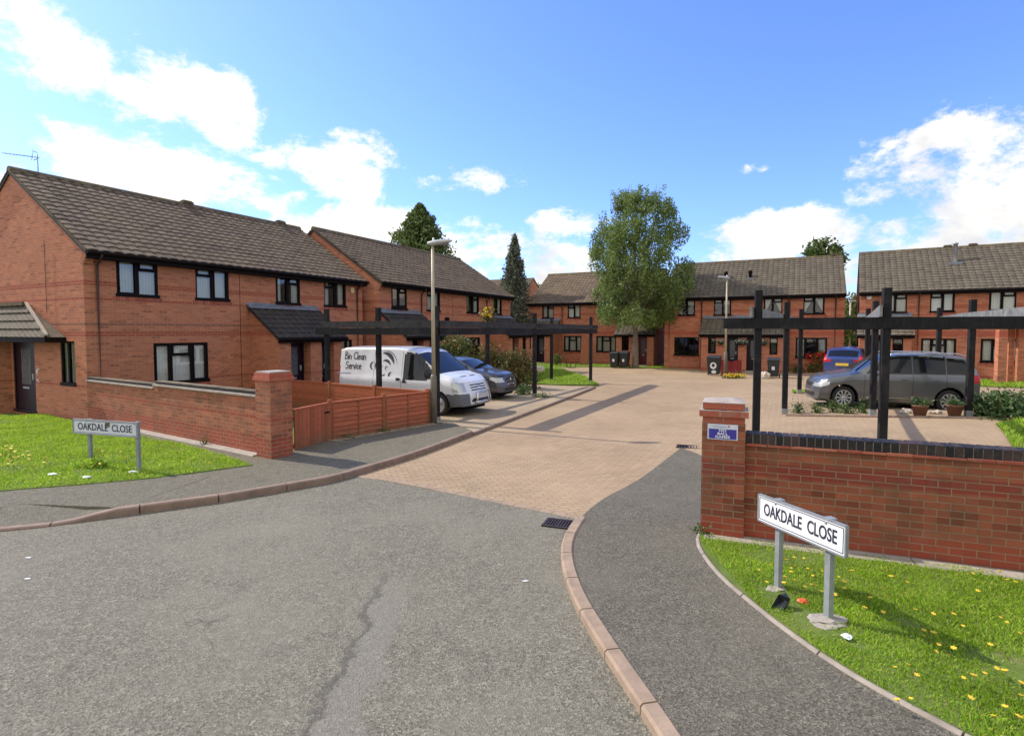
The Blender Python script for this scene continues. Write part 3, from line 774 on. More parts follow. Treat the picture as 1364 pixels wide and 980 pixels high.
EAVE = 4.62; RIDGE = 7.02
def porch(h, x0, x1, e, ztop, zev, openings, mat_roof, mat_brick, flush_l=True):
    """shared lean-to porch on the front: openings (a, b, 'door'/'win')"""
    w = MB(); holes = []
    for o in openings:
        if o[2] == 'win': holes.append((o[0], o[1], 1.05, 2.02))
        else: holes.append((o[0], o[1], .02, 2.08))
    zt = zev - .03
    w2 = wall_holes(w, x1, 0, zt, holes, .22, -e, x0)
    for x, sgn in ((x0, 1), (x1, -1)):
        w.poly([(x, -e, 0), (x, 0, 0), (x, 0, ztop - .08), (x, -e, zt)])
    pw = w.build('porch_wall', mat_brick, h)
    for o in openings:
        if o[2] == 'win': window(h, o[0], o[1], 1.05, 2.02, 'n', -e + .04, o[3] if len(o) > 3 else 0)
        else:
            door(h, o[0], o[1], 2.06, -e + .35, o[3] if len(o) > 3 else None)
            b = MB(); b.poly([(o[0] - .0, -e + .22, 0), (o[0], -e + .36, 0), (o[0], -e + .36, 2.1), (o[0], -e + .22, 2.1)]); b.poly([(o[1], -e + .22, 0), (o[1], -e + .36, 0), (o[1], -e + .36, 2.1), (o[1], -e + .22, 2.1)]); b.build('door_reveal', mat_brick, h)
            s = MB(); s.box(o[0] - .05, o[1] + .05, -e - .25, -e - .003, 0, .09); s.build('door_step', M_conc, h)
    ov = .14; slope = Vector((0, e + ov, ztop - zev)); Lv = slope.length; v = slope.normalized()
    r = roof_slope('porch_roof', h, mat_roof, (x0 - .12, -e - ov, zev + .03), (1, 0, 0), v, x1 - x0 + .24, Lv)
    n = Vector((0, -v.z, v.y))
    k = MB(); o1 = Vector((x0 - .1, -e - ov + .02, zev - .0)); 
    a = [Vector((x0 - .1, -e - ov + .03, zev + .01)), Vector((x1 + .1, -e - ov + .03, zev + .01)), Vector((x1 + .1, -.003, ztop - .02)), Vector((x0 - .1, -.003, ztop - .02))]
    k.add(a + [p - Vector((0, 0, .06)) for p in a], [(0,1,2,3),(7,6,5,4),(0,4,5,1),(1,5,6,2),(2,6,7,3),(3,7,4,0)]); k.build('porch_roof_board', M_soffit, h)
    g = MB(); g.tube([(x0 - .12, -e - ov - .035, zev - .01), (x1 + .12, -e - ov - .035, zev - .01)], .05, 8); g.box(x0 - .1, x1 + .1, -e - ov + .01, -e - ov + .03, zev - .13, zev + .02); g.build('porch_gutter', M_gutter, h)
    f = MB(); f.box(x0 - .1, x1 + .1, -.16, -.004, ztop - .06, ztop + .0); f.poly([(x0 - .1, -.012, ztop - .02), (x1 + .1, -.012, ztop - .02), (x1 + .1, -.012, ztop + .13), (x0 - .1, -.012, ztop + .13)])
    f.poly([(x0 - .1, -.24, ztop - .065), (x1 + .1, -.24, ztop - .065), (x1 + .1, -.008, ztop + .06), (x0 - .1, -.008, ztop + .06)])
    f.build('lead_flashing', M_lead, h)
def house(name, label, o, ang, L, wins, porches=(), pipes=(), joints=(), brick=None, tiles=None, depth=7.5, sub=6, vents=(), gable_left=None, base=0., front_sub=True, corbel=True, tiles_p=None):
    h = thing(name, label, 'house', (o[0], o[1], base), ang)
    brick = brick or M_brick; tiles = tiles or M_roof
    holes = [(a, b, z0, z1) for (a, b, z0, z1, *_r) in wins]
    w = MB(); wall_holes(w, L, -.05, EAVE, holes); w.poly([(0, depth, -.05), (L, depth, -.05), (L, depth, EAVE), (0, depth, EAVE)])
    w.build('wall', brick, h)
    for x in (0, L):
        if x == 0 and gable_left: continue
        MB().poly([(x, 0, -.05), (x, depth, -.05), (x, depth, EAVE), (x, depth / 2, RIDGE - .08), (x, 0, EAVE)]).build('gable_wall', brick, h)
    for (a, b, z0, z1, st, cu) in wins: window(h, a, b, z0, z1, st, 0., cu)
    # heads and sills in soldier brick
    for (a, b, z0, z1, st, cu) in wins:
        so = MB()
        n = max(2, int((b - a + .2) / .075))
        for k in range(n):
            x = a - .1 + (b - a + .2) * k / n; so.box(x + .004, x + (b - a + .2) / n - .004, -.012, .02, z0 - .11 - .04, z0 - .04)
        so.build('brick_sill', M_crease, h)
    ov = .28; half = depth / 2; rise = RIDGE - EAVE; sl = Vector((0, half, rise)).normalized()
    ze = EAVE - ov * rise / half; Lv = math.hypot(half + ov, RIDGE - ze)
    og = .05
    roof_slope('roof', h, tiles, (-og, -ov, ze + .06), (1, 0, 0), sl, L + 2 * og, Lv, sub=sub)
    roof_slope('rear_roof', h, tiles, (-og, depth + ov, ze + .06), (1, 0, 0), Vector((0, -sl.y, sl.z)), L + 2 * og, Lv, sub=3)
    b = MB()
    for (ya, yb) in ((-ov, half), (depth + ov, half)):
        s = 1 if yb > ya else -1
        a = [Vector((-og + .01, ya + .03 * s, ze + .03)), Vector((L + og - .01, ya + .03 * s, ze + .03)), Vector((L + og - .01, yb, RIDGE + .03)), Vector((-og + .01, yb, RIDGE + .03))]
        b.add(a + [p - Vector((0, 0, .10)) for p in a], [(0,1,2,3),(7,6,5,4),(0,4,5,1),(1,5,6,2),(2,6,7,3),(3,7,4,0)])
    b.build('roof_boarding', M_soffit, h)
    g = MB(); g.tube([(-og, -ov - .05, ze + .01), (L + og, -ov - .05, ze + .01)], .055, 8); g.box(-og + .02, L + og - .02, -ov + .005, -ov + .025, ze - .14, ze + .03); g.box(.005, L - .005, -ov + .03, -.004, ze - .14, ze - .12)
    g.build('gutter', M_gutter, h)
    r = MB(); x = -og; 
    while x < L + og - .05:
        e = min(x + .44, L + og)
        pr = [(-.13, -.05), (-.10, .03), (-.04, .075), (.04, .075), (.10, .03), (.13, -.05)]
        vs = [(xx, half + y, RIDGE + .07 + z) for xx in (x + .004, e - .004) for y, z in pr]
        r.add(vs, [(i, i+1, 7+i, 6+i) for i in range(5)] + [(0,1,2,3,4,5), (11,10,9,8,7,6)]); x = e
    r.build('ridge_tiles', M_ridge, h)
    for vx in vents:
        v = MB(); v.box(vx - .2, vx + .2, half - .12, half + .12, RIDGE + .12, RIDGE + .2); v.box(vx - .16, vx + .16, half - .09, half + .09, RIDGE + .2, RIDGE + .235); v.build('ridge_vent', M_ridge, h)
    for px_ in pipes:
        p = MB(); zb = .05
        p.tube([(px_, -ov - .05, ze - .02), (px_, -ov + .02, ze - .12), (px_, -.07, ze - .28), (px_, -.06, ze - .4), (px_, -.06, zb)], .034, 8)
        p.build('downpipe', M_pipe, h)
    j = MB()
    for jx in joints: j.box(jx - .008, jx + .008, -.004, .0, .0, EAVE - .15)
    if joints: j.build('movement_joint', M_dark, h)
    if corbel:
        for x0, x1 in ((-.0, .22), (L - .22, L)):
            c = MB()
            for k in range(4): c.box(x0 + .003, x1 - .003, -.05 * (k + 1), -.003, EAVE - .45 + .075 * k, EAVE - .45 + .075 * (k + 1) - .001)
            c.build('brick_corbel', brick, h)
    # verge: mortar bedded undercloak
    for x in (-og, L + og):
        vg = MB()
        for ya, yb in ((-ov, half), (depth + ov, half)):
            vg.beam((x, ya, ze + .035), (x, yb, RIDGE + .035), .02, .035)
        vg.build('verge_mortar', M_ridge, h)
    for p in porches: porch(h, *p, mat_roof=tiles_p or M_roof_dark, mat_brick=brick)
    return h
angA = math.atan2(.888, .46); angB = math.atan2(-.46, .888)
UZ = (3.39, 4.46)
# --- first house on the left
h1 = house('terraced_house', 'nearest left brick house pair with its gable end and corner porch facing the lawn', (-11.2, 14.5), angA, 10.4,
    [(.79, 1.90, *UZ, 'R', 1), (3.03, 4.16, *UZ, 'L', 1), (5.99, 7.08, *UZ, 'R', 4), (8.26, 9.45, *UZ, 'L', 4), (1.71, 3.38, .85, 2.05, '3', 2), (9.15, 9.75, 1.0, 2.05, '2', 2)],
    porches=[(4.9, 7.75, 1.4, 3.25, 2.14, [(5.4, 6.25, 'door', None), (6.75, 7.35, 'door', None)])],
    pipes=(.3, 10.05), joints=(4.55, ), sub=8, vents=(5.2, 9.4), gable_left=True)
# its left gable (local x = 0 plane, running along local y), with door and narrow window
gw = MB(); gy = MB()
Mg = Matrix(((0, 1, 0, 0), (-1, 0, 0, 0), (0, 0, 1, 0), (0, 0, 0, 1)))  # maps (u, outward-, z): local x' -> -y ; y' -> x
# a wall drawn with x' = -y (so that it reads left to right from outside) and y' = x inward
gh = [(-1.32, -.57, .95, 2.13), (-4.1, -2.78, .0, 2.12)]
wall_holes(gy, 0., -.05, EAVE, gh, .12, 0., -7.5)
gy.v = [tuple(Mg @ Vector(p)) for p in gy.v]
gy.v = [(p[0], p[1], p[2]) for p in gy.v]
gy.add([(0, 0, EAVE), (0, 7.5, EAVE), (0, 3.75, RIDGE - .08)], [(0, 1, 2)])
gy.build('gable_wall', M_brick, h1)
window(h1, -1.32, -.57, .95, 2.13, '2', 0., 2, M=Mg)
door(h1, -4.1, -2.78, 2.1, .02, M_door, M=Mg, z0=.1)
def d_handle(y, zc, parent, x=0.):
    m = MB(); m.tube([(x + .0, y, zc - .18), (x - .07, y, zc - .18), (x - .09, y, zc - .12), (x - .09, y, zc + .12), (x - .07, y, zc + .18), (x, y, zc + .18)], .018, 8); m.build('grab_handle', M_white, parent)
d_handle(2.45, 1.15, h1)
pier = MB(); pier.box(-.35, -.003, 4.2, 7.5, -.05, 2.2); pier.build('porch_wall', M_brick, h1)
d_handle(4.35, 1.15, h1, -.35)
# hipped canopy on the gable
cz0, cz1, cy0, cy1, e = 2.24, 3.16, 1.0, 7.8, .42
A_ = Vector((-e, cy0, cz0)); Bt = Vector((-.0, 3.2, cz1)); C_ = Vector((-e, cy1, cz0))
up = (Vector((0, 0, cz1)) - Vector((-e, 0, cz0))); Lv = up.length
def hip_roof():
    # front slope clipped on the hip: build tiles course by course
    vs = []; fs = []; nc = 4; v = up.normalized(); n = Vector((-v.z, 0, v.x)) 
    if n.z < 0: n = -n
    for r in range(nc):
        a = r / nc; b = (r + 1) / nc; ya = cy0 + (3.1 - cy0) * a; yb = cy0 + (3.1 - cy0) * b
        cols = int((cy1 - ya) / .3 * 6); base = len(vs)
        for i in range(cols + 1):
            t = i / cols; y0 = ya + (cy1 - ya) * t; y1 = yb + (cy1 - yb) * t
            hh = .02 * abs(math.sin(math.pi * y0 / .3)) ** .8; h2 = .02 * abs(math.sin(math.pi * y1 / .3)) ** .8
            p0 = Vector((-e, y0, cz0)) + v * (Lv * a - .02); p1 = Vector((-e, y1, cz0)) + v * Lv * b
            vs += [p0 + n * (hh), p0 + n * (hh + .045), p1 + n * h2]
        for i in range(cols):
            q = base + i * 3; d = q + 3; fs += [(q, d, d+1, q+1), (q+1, d+1, d+2, q+2)]
    m = MB(); m.add(vs, fs); m.add([(-.002, cy0, cz0), (-e, cy0, cz0), (-.002, 3.1, cz1)], [(0, 1, 2)])
    m.build('porch_roof', M_roof2, h1)
    k = MB(); k.beam(Vector((-e - .02, cy0 - .02, cz0 + .06)), Vector((-.02, 3.1, cz1 + .06)), .07, .05); k.build('hip_mortar', M_mortar, h1)
    g = MB(); g.box(-e - .06, -.004, cy0 - .02, cy1, cz0 - .14, cz0 - .0); g.build('porch_fascia', M_gutter, h1)
    k = MB(); k.box(-.12, -.004, 3.1, cy1, cz1 - .02, cz1 + .08); k.build('ridge_tiles', M_ridge, h1)
hip_roof()
al = MB(); al.box(9.68, 9.86, -.07, -.003, 3.98, 4.22); al.build('alarm_box', M_cream, h1, bevel=.01)
cab = MB(); cab.tube([(4.95, -.01, 3.0), (4.95, -.01, 1.25), (5.9 - 4.9 + 4.9, -.01, 1.2)], .008, 5)
gp = MB(); gp.tube([(-.03, 1.9, 4.9), (-.03, 1.9, 2.9)], .006, 5); gp.build('cable', M_dark, h1)
# --- second house on the left
h2 = house('terraced_house', 'second left brick house pair, right of the nearest one and behind the parked van', (-5.72, 23.7), angA, 12.2,
    [(.86, 1.95, *UZ, 'R', 4), (3.48, 4.6, *UZ, 'L', 2), (7.1, 8.4, *UZ, 'R', 4), (10., 11.1, *UZ, '2', 4), (6.7, 8.5, .9, 2.05, '3', 6), (3.2, 4.6, .9, 2.05, '3', 2)],
    porches=[(.1, 2.75, 1.4, 3.25, 2.14, [(.5, 1.3, 'door', None), (1.75, 2.3, 'win', 0)]), (9.3, 12.1, 1.4, 3.25, 2.14, [(9.8, 10.6, 'door', None), (11.1, 11.6, 'win', 0)])],
    pipes=(3.0, 9.2), joints=(5.7,), sub=6, vents=(6.3,))
bx_ = MB(); bx_.box(5.0, 5.25, -.12, -.003, 2.75, 3.1); bx_.build('meter_box', M_black, h2)
# --- far left terrace
hN = house('terraced_house', 'far left brick terrace with a maroon door, behind the tall leafy tree', (1.35, 43.), angB, 9.6,
    [(1.09, 2.05, *UZ, 'R', 2), (3.19, 4.2, *UZ, 'L', 2), (5.6, 6.6, *UZ, 'R', 2), (2.89, 4.3, .9, 2.05, '3', 2), (5.44, 6.95, .9, 2.05, '3', 1)],
    porches=[(-.05, 2.5, 1.4, 3.25, 2.14, [(.3, .8, 'win', 0), (1.1, 1.9, 'door', None)]), (7.35, 9.95, 1.4, 3.25, 2.14, [(7.75, 8.25, 'win', 0), (8.85, 9.5, 'door', M_door_red)])],
    pipes=(2.75,), joints=(), brick=M_brick2, tiles=M_roof, sub=4, tiles_p=M_roof2)
# --- middle terrace
hM = house('terraced_house', 'middle brick terrace with hanging baskets at its shared porch, two black vents on the roof', (9.94, 36.), angB, 10.05,
    [(.86, 1.89, *UZ, 'L', 6), (3.02, 4.03, *UZ, 'L', 6), (5.85, 6.87, *UZ, 'R', 5), (7.97, 9.05, *UZ, 'L', 5), (.63, 2.16, .85, 2.02, '5', 0), (7.62, 9.23, .85, 2.02, '3', 4)],
    porches=[(2.5, 7.05, 1.4, 3.25, 2.16, [(2.9, 3.35, 'win', 0), (3.9, 4.6, 'door', None), (5.05, 5.75, 'door', None), (6.28, 6.7, 'win', 6)])],
    pipes=(.3, 2.3, 7.2, 9.6), joints=(1.95 + .3, 7.3), brick=M_brick2, tiles=M_roof2, sub=4, vents=(9.6,), tiles_p=M_roof2)
for vx in (3.5, 4.95):
    yy = 1.75; zz = EAVE + yy / 3.75 * (RIDGE - EAVE)
    v = MB(); v.lathe([(.09, zz - .1), (.09, zz + .32), (.13, zz + .34), (.13, zz + .46), (.05, zz + .52), (.0, zz + .56)], 10, None, (vx, yy)); v.build('roof_vent', M_black, hM)
    f = MB(); f.box(vx - .22, vx + .22, yy - .34, yy - .06, zz - .12, zz + .02); f.build('vent_flashing', M_lead, hM)
# --- right terrace
hR = house('terraced_house', 'right-hand brick terrace with a steel flue on its roof and white blinds', (19.1, 30.4), angB - R(3.6), 14.5,
    [(1.11, 2.11, *UZ, 'R', 2), (3.09, 4.1, *UZ, 'L', 2), (5.44, 6.47, *UZ, 'R', 2), (7.9, 8.9, *UZ, 'L', 2), (2.77, 4.23, .85, 2.02, '3', 2), (5.19, 6.75, .85, 2.02, '3', 2), (10.6, 11.7, *UZ, 'L', 2), (12.6, 13.6, *UZ, 'R', 2)],
    porches=[(-.0, 2.25, 1.4, 3.25, 2.16, [(.42, 1.2, 'door', None), (1.45, 1.9, 'win', 0)])],
    pipes=(2.62, 7.2), joints=(), brick=M_brick2, tiles=M_roof2, sub=4, vents=(4.2, 5.3), tiles_p=M_roof2)
yy = 2.3; zz = EAVE + yy / 3.75 * (RIDGE - EAVE)
v = MB(); v.lathe([(.1, zz - .15), (.1, zz + 1.0), (.13, zz + 1.0), (.13, zz + 1.08), (.0, zz + 1.12)], 12, None, (4.35, yy)); v.build('flue', M_steel, hR)
v = MB(); v.box(4.08, 4.62, yy - .42, yy - .1, zz - .14, zz + .02); v.build('flue_flashing', M_lead, hR)
v = MB(); v.lathe([(.0, 0), (.14, 0), (.13, .08), (.0, .1)], 12, Matrix.Translation((.42, -.004, 4.25)) @ Matrix.Rotation(R(90), 4, 'X')); v.build('alarm_box', M_white, hR)
# --- far house behind
hP = house('terraced_house', 'far brick house whose small gable shows between the narrow cypress and the far left terrace', (-6.4, 62.4), angB, 8.,
    [(5.6, 6.6, *UZ, 'L', 2)], brick=M_brick2, sub=3, corbel=False, base=1.2)

# TV aerial
an = thing('tv_aerial', 'thin grey television aerial on the ridge of the nearest left house', 'aerial', (-14.46 + .25, 16.35 + .45, RIDGE + .05), 0)
m = MB(); m.tube([(0, 0, 0), (0, 0, .62)], .014, 6); m.build('mast', M_galv, an)
m = MB(); m.tube([(.06, 0, .52), (-.95, -.1, .62)], .010, 5)
for k in range(9):
    t = k / 8; x = -.12 - .8 * t; m.tube([(x, -.01 - .09 * t - .12, .535 + .085 * t), (x, -.01 - .09 * t + .12, .535 + .085 * t)], .005, 4)
m.tube([(-.0, -.0, .66), (-.14, .0, .72)], .012, 5); m.tube([(.02, 0, .5), (-.12, 0, .44)], .012, 5); m.tube([(-.12, 0, .74), (-.18, 0, .44)], .008, 5)
m.build('antenna_elements', M_galv, an)

# ------------------------------------------------------------------ garden wall and pier, left
Wd = BX.copy(); w0 = Vector((-11.15, 14.42)); w1 = Vector(G(350, 612)); wdir = (w1 - w0).normalized(); wlen = (w1 - w0).length
wall = thing('garden_wall', 'weathered brick garden wall running from the nearest left house to its end pier', 'wall', (w0.x, w0.y, 0), math.atan2(wdir.y, wdir.x))
mid = wlen * .47
m = MB(); m.box(0, mid, 0, .215, -.05, 1.10); m.box(mid, wlen, 0, .215, -.05, 1.17); m.build('brickwork', M_gwall, wall)
def coping(name, parent, x0, x1, y0, y1, z0, z1, mat, unit=.075, gap=.008):
    m = MB(); x = x0
    while x < x1 - .01:
        e = min(x + unit, x1); j = random.uniform(-.003, .003); m.box(x + gap / 2, e - gap / 2, y0 + j, y1 + j, z0, z1 + random.uniform(-.003, .003)); x = e
    return m.build(name, mat, parent)
for a, b, z in ((0, mid, 1.10), (mid + .002, wlen, 1.17)):
    m = MB(); m.box(a, b, -.045, .26, z + .001, z + .035); m.build('creasing_tiles', M_mortar, wall)
    m = MB(); m.box(a, b, .03, .185, z + .035, z + .09); m.build('coping_bed', M_blue, wall)
    m = MB(); m.box(a, b, .01, .205, z + .09, z + .105); m.build('coping', M_ridge, wall)
pr = thing('brick_pier', 'stout square brick pier ending the left garden wall beside the orange gate', 'pier', (w1.x, w1.y, 0), math.atan2(wdir.y, wdir.x))
m = MB(); m.box(0.003, .45, -.12, .33, -.05, 1.5); m.build('brickwork', M_gwall, pr)
m = MB(); m.box(-.03, .48, -.15, .36, 1.5, 1.57); m.box(-.01, .46, -.13, .34, 1.571, 1.64); m.build('corbel_courses', M_crease, pr)
m = MB(); m.box(.01, .44, -.11, .32, 1.641, 1.665); m.build('mortar_cap', M_mortar, pr)
# low brick upstand / footing strip beside left lawn
strip('wall_footing_strip', [tuple(w0 - Vector((-wdir.y, wdir.x)) * .1), tuple(w1 - Vector((-wdir.y, wdir.x)) * .1)], .2, -.02, .118, M_conc, seg=2)

# ------------------------------------------------------------------ near wall and pier, right
Wa = math.atan2(wd.y, wd.x)
nw = thing('boundary_wall', 'long red brick wall with a black brick coping behind the near street sign', 'wall', (wallA.x, wallA.y, 0), Wa)
m = MB(); m.box(0, 9., 0, .215, -.05, 1.115); m.build('brickwork', M_nearwall, nw)
m = MB(); x = 0
m2 = coping('creasing_course', nw, 0.002, 9., -.028, .243, 1.116, 1.14, M_crease, .225, .006)
coping('coping', nw, .002, 9., -.002, .217, 1.142, 1.25, M_blue, .077, .012)
m = MB(); m.box(.0, 9., .012, .2, 1.141, 1.236); m.build('coping_mortar', M_mortar, nw)
np_ = thing('brick_pier', 'square red brick pier carrying the blue notice, left end of the right wall', 'pier', (wallA.x, wallA.y, 0), Wa)
m = MB(); m.box(-.46, -.003, -.1, .32, -.05, 1.36); m.build('brickwork', M_nearwall, np_)
for z, ex in ((1.361, .0), (1.436, .035), (1.52, .0)):
    coping('corbel_courses', np_, -.46 - ex, -.003 + ex, -.1 - ex, .32 + ex, z, z + .068, M_crease, .225, .01)
    m = MB(); m.box(-.455 - ex, -.008 + ex, -.095 - ex, .315 + ex, z + .005, z + .0735); m.build('joint_mortar', M_mortar, np_)
m = MB(); m.add([(-.46, -.1, 1.594), (-.003, -.1, 1.594), (-.003, .32, 1.594), (-.46, .32, 1.594), (-.34, .0, 1.625), (-.12, .0, 1.62), (-.12, .22, 1.63), (-.34, .22, 1.62)], [(0,1,5,4),(1,2,6,5),(2,3,7,6),(3,0,4,7),(4,5,6,7)]); m.build('mortar_cap', M_mortar, np_)
# notice
def text_mesh(name, s, size, mat, parent, M, align='CENTER', extrude=.0015, offset=0., xs=1.):
    cu = bpy.data.curves.new(name, 'FONT'); cu.body = s; cu.size = size; cu.align_x = align; cu.align_y = 'CENTER'; cu.extrude = extrude; cu.offset = offset
    cu.resolution_u = 4
    to = bpy.data.objects.new('tmp_text', cu); COL.objects.link(to)
    dg = bpy.context.evaluated_depsgraph_get(); me = bpy.data.meshes.new_from_object(to.evaluated_get(dg)); bpy.data.objects.remove(to)
    me.transform(Matrix.Diagonal((xs, 1, 1, 1))); me.transform(M)
    me.materials.clear(); me.materials.append(mat); me.name = name
    o = bpy.data.objects.new(name, me); COL.objects.link(o); o.parent = parent; return o
FRONT = Matrix.Rotation(R(90), 4, 'X')     # text in the xz plane, facing -y
nt = thing('notice_plate', 'blue and white no ball games plate on the right brick pier', 'sign', (wallA.x, wallA.y, 0), Wa)
m = MB(); m.box(-.40, -.08, -.112, -.1035, 1.18, 1.355); m.build('plate', M_signw2, nt)
m = MB(); m.box(-.385, -.095, -.1155, -.1125, 1.19, 1.30); m.build('blue_panel', M_blue_ink, nt)
for s, z in (('NO', 1.283), ('BALL', 1.247), ('GAMES', 1.211)):
    text_mesh('lettering', s, .04, M_signw, nt, Matrix.Translation((-.24, -.1165, z)) @ FRONT, offset=.0008, xs=1.25)
text_mesh('header_lettering', 'CITY COUNCIL', .022, M_grey_ink, nt, Matrix.Translation((-.27, -.1135, 1.325)) @ FRONT)
m = MB(); m.box(-.185, -.165, -.114, -.1125, 1.325, 1.342); m.build('emblem', M_redfl, nt)

# ------------------------------------------------------------------ street name signs
def street_sign(label, pL, pR, u0, u1, zb0, zt0, zb1, zt1, wcol, tcol, zg=.1, size=.15, rust=False):
    pL = Vector(pL); pR = Vector(pR); d = (pR - pL); L = d.length; a = math.atan2(d.y, d.x)
    s = thing('street_name_sign', label, 'street sign', (pL.x, pL.y, zg - .03), a)
    zg_ = zg - .03
    def zb(u): return zb0 + (zb1 - zb0) * (u - u0) / (u1 - u0) - zg_
    def zt(u): return zt0 + (zt1 - zt0) * (u - u0) / (u1 - u0) - zg_
    for u in (0, L):
        m = MB(); m.box(u - .028, u + .028, .02, .065, -.1, zt(u) - .005); m.box(u - .035, u + .035, .012, .07, zt(u) - .005, zt(u) + .01); m.build('post', M_galv_dk, s)
    def q(u, f, y): return (u, y, zb(u) + (zt(u) - zb(u)) * f)
    m = MB(); m.add([q(u0, 0, -.004), q(u1, 0, -.004), q(u1, 1, -.004), q(u0, 1, -.004), q(u0, 0, .018), q(u1, 0, .018), q(u1, 1, .018), q(u0, 1, .018)],
                    [(0,1,2,3),(7,6,5,4),(0,4,5,1),(1,5,6,2),(2,6,7,3),(3,7,4,0)])
    pl = m.build('name_plate', wcol, s)
    m = MB()
    for (a0, f0), (a1, f1) in (((u0, 0), (u1, 0)), ((u1, 0), (u1, 1)), ((u1, 1), (u0, 1)), ((u0, 1), (u0, 0))):
        p = Vector(q(a0, f0, .005)); r = Vector(q(a1, f1, .005)); m.beam(p, r, .028, .014, up=(0, 1, 0) if False else (0, 0, 1))
    m.build('edge_channel', M_galv_dk, s)
    m = MB(); i = .03; W = u1 - u0; H = zt(u0) - zb(u0)
    fi = .09; ui = fi * H
    for (a0, f0), (a1, f1) in (((u0 + ui, fi), (u1 - ui, fi)), ((u1 - ui, fi), (u1 - ui, 1 - fi)), ((u1 - ui, 1 - fi), (u0 + ui, 1 - fi)), ((u0 + ui, 1 - fi), (u0 + ui, fi))):
        m.beam(Vector(q(a0, f0, -.0055)), Vector(q(a1, f1, -.0055)), .002, .006 if abs(a1 - a0) > 0.01 else .006)
    m.build('border_line', tcol, pl)
    sh = Matrix.Identity(4); sh[2][0] = (zb1 - zb0) / (u1 - u0)
    um = (u0 + u1) / 2
    T = Matrix.Translation((um, -.006, (zb(um) + zt(um)) / 2)) @ sh @ FRONT
    tx = text_mesh('lettering', 'OAKDALE  CLOSE', size, tcol, pl, T, offset=.0022, xs=1.)
    xs = [v.co.x for v in tx.data.vertices]; w = max(xs) - min(xs); k = (W * .84) / w
    tx.data.transform(Matrix.Translation(((1 - k) * um, 0, 0)) @ Matrix.Diagonal((k, 1, 1, 1)))
    # undo the extra shear change caused by the stretch
    if abs(k - 1) > 1e-3:
        g = sh[2][0]
        for v in tx.data.vertices: v.co.z += (v.co.x - um) * g * (1 - 1 / k)
    for u in (0, L):
        b = MB(); b.lathe([(.0, -.004), (.012, -.004), (.012, .002), (0, .004)], 8, Matrix.Translation((u, -.006, zt(u) - .03)) @ FRONT); b.build('bolt', M_galv_dk, s)
    if rust:
        m = MB(); m.box(um + .02, um + .12, -.0075, -.0045, zt(um) - .1, zt(um) - .02); m.build('peeled_patch', M_bark, s)
    return s
# near right sign: posts at the ground points, the plate leans a little with the ground
sR0 = G(1031, 782, .07); sR1 = G(1097, 827, .07)
street_sign('near white street sign on two grey posts, in front of the right brick wall', sR0, sR1, -.24, .80, .615, .86, .675, .915, M_signw, M_ink, zg=.07, size=.155)
sL0 = G(118, 621, .1); sL1 = G(182, 627, .1)
street_sign('distant dull street sign with a peeled patch, standing on the left lawn', sL0, sL1, -.32, 1.12, .66, .9, .66, .9, M_signw2, M_ink, zg=.1, size=.165, rust=True)
def rock(name, label, cat, loc, rx, ry, rz_, mat, seed=0, group=None):
    bm = bmesh.new(); bmesh.ops.create_icosphere(bm, subdivisions=3, radius=1)
    for v in bm.verts:
        n = noise.noise(v.co * 1.3 + Vector((seed, 0, 0))) * .45 + noise.noise(v.co * 3.5 + Vector((seed, 5, 0))) * .18
        v.co = Vector((v.co.x * rx, v.co.y * ry, v.co.z * rz_)) * (1 + n)
    me = bpy.data.meshes.new(name); bm.to_mesh(me); bm.free(); me.materials.append(mat)
    o = bpy.data.objects.new(name, me); COL.objects.link(o); o.location = loc; return tag(o, label, cat, group)
rock('concrete_footing', 'cracked pale concrete lump at the foot of the near sign post', 'concrete', (sR1[0] + .02, sR1[1] - .01, .072), .15, .10, .035, M_conc, 1)
rock('concrete_footing', 'small pale concrete patch at the far post of the near sign', 'concrete', (sR0[0], sR0[1] - .02, .062), .09, .06, .02, M_conc, 4)
# plastic debris
q = G(1040, 806, .09)
m = MB(); M_ = Matrix.Translation((q[0], q[1], .075)) @ Matrix.Rotation(R(35), 4, 'Z') @ Matrix.Rotation(R(-22), 4, 'Y')
m.add([M_ @ Vector(p) for p in ((-.11, -.04, 0), (.08, -.035, 0), (.08, .035, 0), (-.11, .04, 0), (-.11, -.045, .02), (.08, -.05, .05), (.08, .05, .05), (-.11, .045, .02), (.11, 0, .07), (.06, 0, .075))],
      [(0,3,2,1),(0,1,5,4),(2,3,7,6),(3,0,4,7),(1,2,8),(1,8,5),(2,6,8),(5,8,9),(6,9,8)])
tag(m.build('plastic_gutter_piece', M_bin), 'broken black plastic scoop lying between the near sign posts', 'debris')
rock('crumpled_wrapper', 'crumpled orange wrapper beside the near sign post', 'litter', (*G(1070, 800, .09), .09), .04, .035, .02, M_orange, 7)
for k, (px_, py_, lb) in enumerate(((71, 632, 'white scrap of litter on the left lawn, leftmost one'), (115, 636, 'white scrap of litter below the far sign left post'), (177, 629, 'white scrap of litter below the far sign right post'), (1128, 842, 'white scrap in the grass right of the near sign'))):
    g = G(px_, py_, .12); rock('paper_scrap', lb, 'litter', (g[0], g[1], .13 if k < 3 else .09), .07 if k < 3 else .035, .035, .018, M_litter, 11 + k, 'litter on the lawns')
